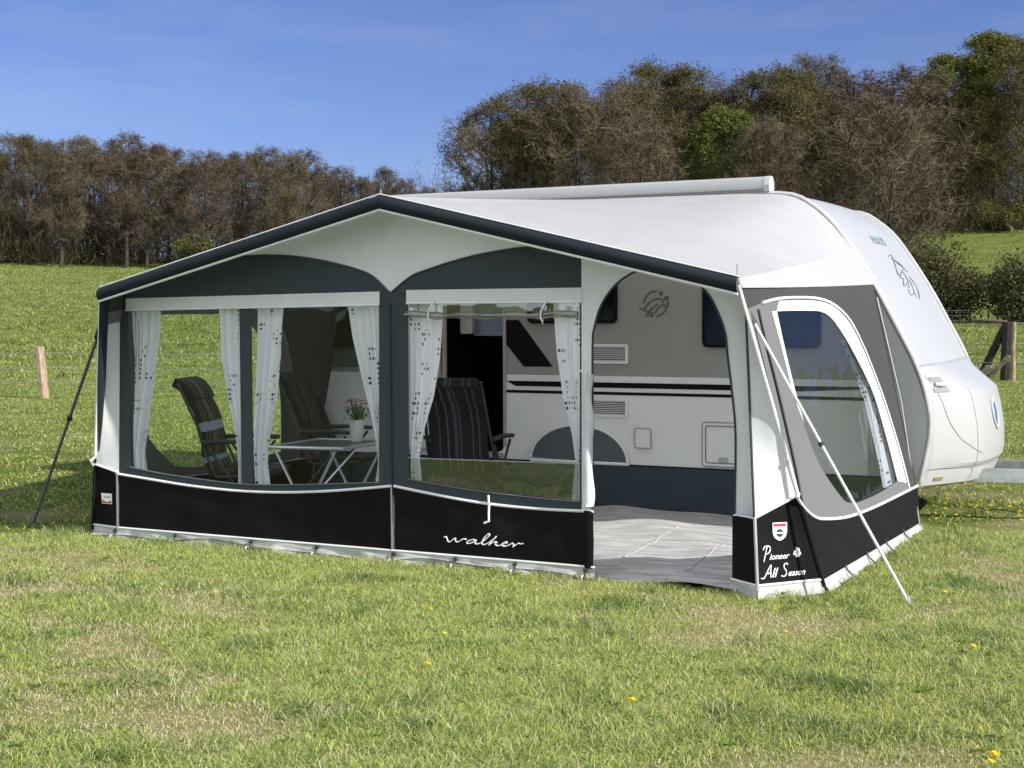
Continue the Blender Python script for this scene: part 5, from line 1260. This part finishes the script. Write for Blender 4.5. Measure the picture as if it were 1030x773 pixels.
proto = [
 make_tree('bare_tree', seed=1, Ht=13, cb=.14, spread=3.5, n1=19, up=.8, twig=BROWN),
 make_tree('bare_tree', seed=2, Ht=13, cb=.10, spread=3.7, n1=20, up=.8, twig=RED),
 make_tree('bare_tree', seed=3, Ht=13, cb=.18, spread=3.4, n1=18, up=.8, twig=GREYB, leaf=OL, nleaf=5500, lsize=.055),
 make_tree('bare_tree', seed=4, Ht=13, cb=.12, spread=3.9, n1=19, up=.7, twig=BROWN, leaf=OL, nleaf=9000, lsize=.055),
 make_tree('bare_tree', seed=5, Ht=13, cb=.10, spread=4.4, n1=21, twig=GREYB, up=.95, stems=3, n3=9, n4=7, tw=.028),
 make_tree('bare_tree', seed=6, Ht=13, cb=.14, spread=4.2, n1=18, twig=OLIVE, leaf=OL, nleaf=18000, lsize=.055),
 make_tree('bare_tree', seed=7, Ht=13, cb=.14, spread=4.3, n1=18, twig=GREYB, leaf=OL, nleaf=8000, lsize=.055, n3=9),
 make_tree('leafy_tree', seed=8, Ht=13, cb=.15, spread=4.3, n1=17, twig=OLIVE, leaf=YG, nleaf=30000, lsize=.07),
 make_tree('leafy_tree', seed=9, Ht=13, cb=.10, spread=4.6, n1=15, twig=OLIVE, leaf=GR, nleaf=34000, lsize=.085),
]
used = set()
def plant(pi, px, d, vtop, label, group, wide=1.0, rz=None):
    p = at(px, d); h = topz(vtop, d, px)-p[2]; s = h/TOPS[pi]; rr = random.Random(int(px*10+d)); sw = h/12.9*wide
    rz = rr.random()*6.28 if rz is None else rz
    loc = (p[0], p[1], p[2]-0.1)
    if pi not in used:
        used.add(pi); o = proto[pi]; o.location = loc; o.rotation_euler = (0, 0, rz); o.scale = (sw, sw, s); tag(o, label, 'tree', group); return o
    return dup(proto[pi], loc, rz, (sw, sw, s), label, group)
# front row of the wood beyond the left meadow
row = [(-14, 142, 3), (14, 141, 2), (38, 137, 3), (62, 138, 0), (84, 141, 2), (106, 141, 1), (128, 139, 0), (150, 142, 1), (170, 148, 3), (187, 158, 0), (206, 156, 1), (226, 152, 0), (246, 148, 1), (266, 150, 0), (288, 152, 2), (306, 156, 1), (326, 166, 0), (346, 168, 1), (366, 172, 0), (388, 173, 2), (410, 178, 1), (432, 182, 0)]
for i, (u, v, k) in enumerate(row):
    v += [5, -4, 2, 6, -2, 4, -5, 3, 0][i % 9]
    d = 122+5*math.sin(i*1.7)+(14 if u > 320 else 0)
    plant(k, u, d, v, f'bare brown tree at the edge of the left wood, {ORD[i]} from the left', 'trees along the edge of the left wood', wide=1.2)
rr = random.Random(4)
for i in range(20):
    u = -20+i*23+rr.uniform(-6, 6); vt = np.interp(u, [-20, 40, 160, 190, 250, 330, 440], [150, 146, 152, 166, 156, 176, 190])
    plant(rr.choice([0, 1, 2, 3]), u, 142+rr.uniform(-4, 12), vt+rr.uniform(0, 8), 'bare tree deep in the left wood behind its front row', 'trees deep in the left wood', wide=1.3)
# wood behind the caravan on the right
right = [(6, 498, 88, 104, 'rounded grey bare tree with pale buds, leftmost of the wood behind the caravan', .95), (6, 530, 92, 92, 'bare tree second from the left in the wood behind the caravan', .9), (5, 552, 90, 84, 'olive budding tree third from the left in the wood behind the caravan', .95), (4, 585, 86, 90, 'brown broom-shaped tree above the middle of the awning roof', .9),
 (6, 622, 92, 82, 'bare grey tree left of the tall clump above the awning roof', .85), (5, 664, 96, 66, 'tall olive budding tree above the right half of the white roof', .9), (4, 640, 82, 112, 'low brown bare tree in front of the tall clump above the roof', .9), (6, 700, 98, 72, 'tall bare tree behind the bright green tree', .9), (8, 730, 85, 110, 'bright fresh green leafy tree behind the caravan roof', .66),
 (1, 748, 96, 80, 'reddish bare tree right of the bright green tree', 1.1), (5, 778, 94, 70, 'budding olive tree above the end of the roof cassette', .95), (4, 772, 82, 118, 'dark bushy bare tree just behind the caravan roof end', .9), (0, 826, 104, 56, 'thin tall bare tree whose tip pokes above the wood', .8), (2, 808, 98, 78, 'bare tree left of the thin tall tip', 1.0), (1, 858, 100, 74, 'reddish bare tree right of the thin tall tip', 1.1),
 (4, 880, 76, 98, 'big pale-branched fan-shaped bare tree behind the caravan nose', 1.05), (1, 905, 96, 70, 'reddish bare tree behind the big fan-shaped one', 1.15), (4, 905, 82, 118, 'fan-shaped bare tree right of the caravan nose', .85), (7, 955, 116, 62, 'olive green leafing tree left of the tallest one at the right edge', .85), (7, 1000, 118, 40, 'tallest yellow green leafing tree at the right edge of the photo', .95), (5, 1035, 112, 52, 'olive budding tree cut by the right edge of the photo', .9), (7, 975, 114, 120, 'lower yellow green tree at the foot of the tallest tree', .7), (6, 945, 112, 110, 'bare grey tree between the fan-shaped and the leafing trees', .9)]
for k, u, d, v, lb_, wd in right: plant(k, u, d, v, lb_, 'trees of the wood behind the caravan', wide=wd*1.38)
for i in range(24):
    u = 478+i*24+rr.uniform(-8, 8); vt = np.interp(u, [470, 505, 560, 660, 740, 800, 900, 960, 1050], [180, 118, 96, 80, 90, 84, 84, 72, 58])
    plant(rr.choice([0, 1, 2, 6, 4]), u, (106 if u < 900 else 122)+rr.uniform(-3, 12), vt+rr.uniform(2, 26), 'bare tree deep in the wood behind the caravan', 'trees deep in the right wood', wide=1.15)
# undergrowth masses
def thicket(name, poly_pts, n, hgt, cols, seed, label, lw=0.05, leafs=0.3, ls=0.13, lcol=None):
    r = np.random.RandomState(seed); V, T, C = [], [], []
    k = len(poly_pts)-1
    for i in range(n):
        t = r.rand()*k; a = min(int(t), k-1); f = t-a; u = poly_pts[a][0]+(poly_pts[a+1][0]-poly_pts[a][0])*f; d = poly_pts[a][1]+(poly_pts[a+1][1]-poly_pts[a][1])*f+r.randn()*3.0
        hh = hgt*(0.7+0.3*math.sin(u*0.11+seed)*math.sin(u*0.043))*r.uniform(.3, 1.1)+0.4
        q = ray(u, 330); q = q[:2]/np.linalg.norm(q[:2]); x, y = CAM[0]+q[0]*d, CAM[1]+q[1]*d
        z = hh*r.rand()**1.5; p = np.array([x, y, z])
        dd = np.array([r.randn()*.5, r.randn()*.5, .9]); dd /= np.linalg.norm(dd); l = r.uniform(.6, 1.5); sd = np.cross(dd, r.randn(3)); sd /= np.linalg.norm(sd)
        o = len(V)
        if r.rand() < leafs:
            s = ls*r.uniform(.6, 1.4); e = np.cross(dd, sd); V += [p-sd*s, p+e*s, p+sd*s, p-e*s]; c = np.array((lcol or cols)[r.randint(len(lcol or cols))])*r.uniform(.6, 1.3)
        else:
            V += [p-sd*lw*.5, p+sd*lw*.5, p+dd*l+sd*lw*.1, p+dd*l-sd*lw*.1]; c = np.array(cols[r.randint(len(cols))])*r.uniform(.6, 1.3)
        T += [(o, o+1, o+2), (o, o+2, o+3)]; C += [c]*4
    V = np.array(V); V[:, 2] += height(V[:, 0], V[:, 1])
    o = bpy.data.objects.new(name, rawmesh(name, V, T, C, 'leaf')); col.objects.link(o); return tag(o, label, 'undergrowth', kind='stuff')
UND = [(0.07, 0.055, 0.036), (0.085, 0.068, 0.042), (0.062, 0.058, 0.026)]
thicket('undergrowth', [(-30, 124), (150, 126), (450, 142)], 42000, 8.0, UND, 2, 'brown and olive undergrowth along the foot of the left wood', 0.04, 0.2, .08, OL)
thicket('undergrowth', [(440, 94), (700, 90), (880, 92), (925, 114), (1060, 116)], 20000, 5.5, UND, 3, 'brown and olive undergrowth in the wood behind the caravan', 0.04, 0.2, .08, OL)
thicket('undergrowth', [(740, 124), (900, 128), (1070, 130)], 16000, 8.5, UND, 5, 'tall brown undergrowth deep in the right hand wood', 0.04, 0.2, .08, OL)
# shrubs
def make_shrub(name, seed, n, leaf, twigc, w_, h_, label, loc, ls=0.10):
    r = np.random.RandomState(seed); TV, TT, TC = [], [], []; V, T, C = [], [], []
    NL = 26; lobes = [(r.randn(3)*np.array([.30*w_, .30*w_, .0])+np.array([0, 0, h_*r.uniform(.02, .72)]), r.uniform(.14, .34)*min(w_, h_)) for _ in range(NL)]
    for i in range(160):
        c, rad = lobes[i % NL]; d = r.randn(3); d /= np.linalg.norm(d); e = c+d*rad*1.25; o = len(TV); b = np.array([r.randn()*.15, r.randn()*.15, -.1]); m_ = (b+e)/2+r.randn(3)*.12
        for q, ww in ((b, .03), (m_, .02), (e, .008)): TV += [q-[ww, 0, 0], q+[ww, 0, 0], q+[0, ww, 0]]
        for s in (0, 3):
            for k in range(3): a_, b_ = o+s+k, o+s+(k+1) % 3; TT += [(a_, b_, b_+3), (a_, b_+3, a_+3)]
        TC += [np.array(twigc)*r.uniform(.7, 1.2)]*9
    for i in range(n):
        c, rad = lobes[r.randint(NL)]; d = r.randn(3); d /= np.linalg.norm(d); p = c+d*rad*(0.25+0.75*r.rand()**.7+0.22*abs(r.randn())); p[2] = abs(p[2]); a = r.randn(3); a /= np.linalg.norm(a); b = np.cross(a, r.randn(3)); b /= np.linalg.norm(b); s = ls*r.uniform(.6, 1.3)
        o = len(V); V += [p-a*s, p+b*s*.6, p+a*s, p-b*s*.6]; T += [(o, o+1, o+2), (o, o+2, o+3)]; C += [np.array(leaf[r.randint(len(leaf))])*r.uniform(.5, 1.35)]*4
    root = bpy.data.objects.new(name, None); root.location = loc; col.objects.link(root); tag(root, label, 'shrub')
    for nm, d, mm in (('stems', (TV, TT, TC), 'bark'), ('foliage', (V, T, C), 'leaf')):
        o = bpy.data.objects.new(nm, rawmesh(nm, d[0], d[1], d[2], mm)); col.objects.link(o); o.parent = root
    return root
OLG = [(0.12, 0.125, 0.03), (0.10, 0.10, 0.03), (0.08, 0.075, 0.03)]
DG = [(0.078, 0.080, 0.030), (0.10, 0.10, 0.036), (0.07, 0.06, 0.028)]
make_shrub('shrub', 31, 24000, DG, (0.09, 0.07, 0.05), 4.0, 4.0, 'dark olive rounded shrub beyond the caravan nose', at(934, 66), .075)
make_shrub('shrub', 32, 22000, DG, (0.09, 0.07, 0.05), 3.4, 3.6, 'olive shrub at the right edge of the photo above the braced post', at(1044, 63), .075)
make_shrub('shrub', 33, 22000, DG, (0.09, 0.07, 0.05), 4.0, 3.8, 'dark shrub beside the rounded one, half hidden by the caravan', at(902, 68), .075)
make_shrub('shrub', 34, 6000, OLG, (0.09, 0.07, 0.05), 3.0, 2.6, 'yellow green bush at the foot of the left wood just above the awning roof', at(200, 116), .09)
make_shrub('shrub', 36, 4500, YG, (0.09, 0.07, 0.05), 3.2, 2.6, 'yellow green bush under the tallest tree at the right', at(1012, 112), .08)
a, b = np.array(at(990, 115)), np.array(at(1017, 110)); tag(MB().tube([a+[0, 0, 1.5], (a+b)/2+[0, 0, 0.9], b+[0, 0, 0.3]], [.10, .12, .13], 7).build('fallen_trunk', 'log_wood', smooth=True), 'pale fallen trunk lying on the slope among the right trees', 'log')
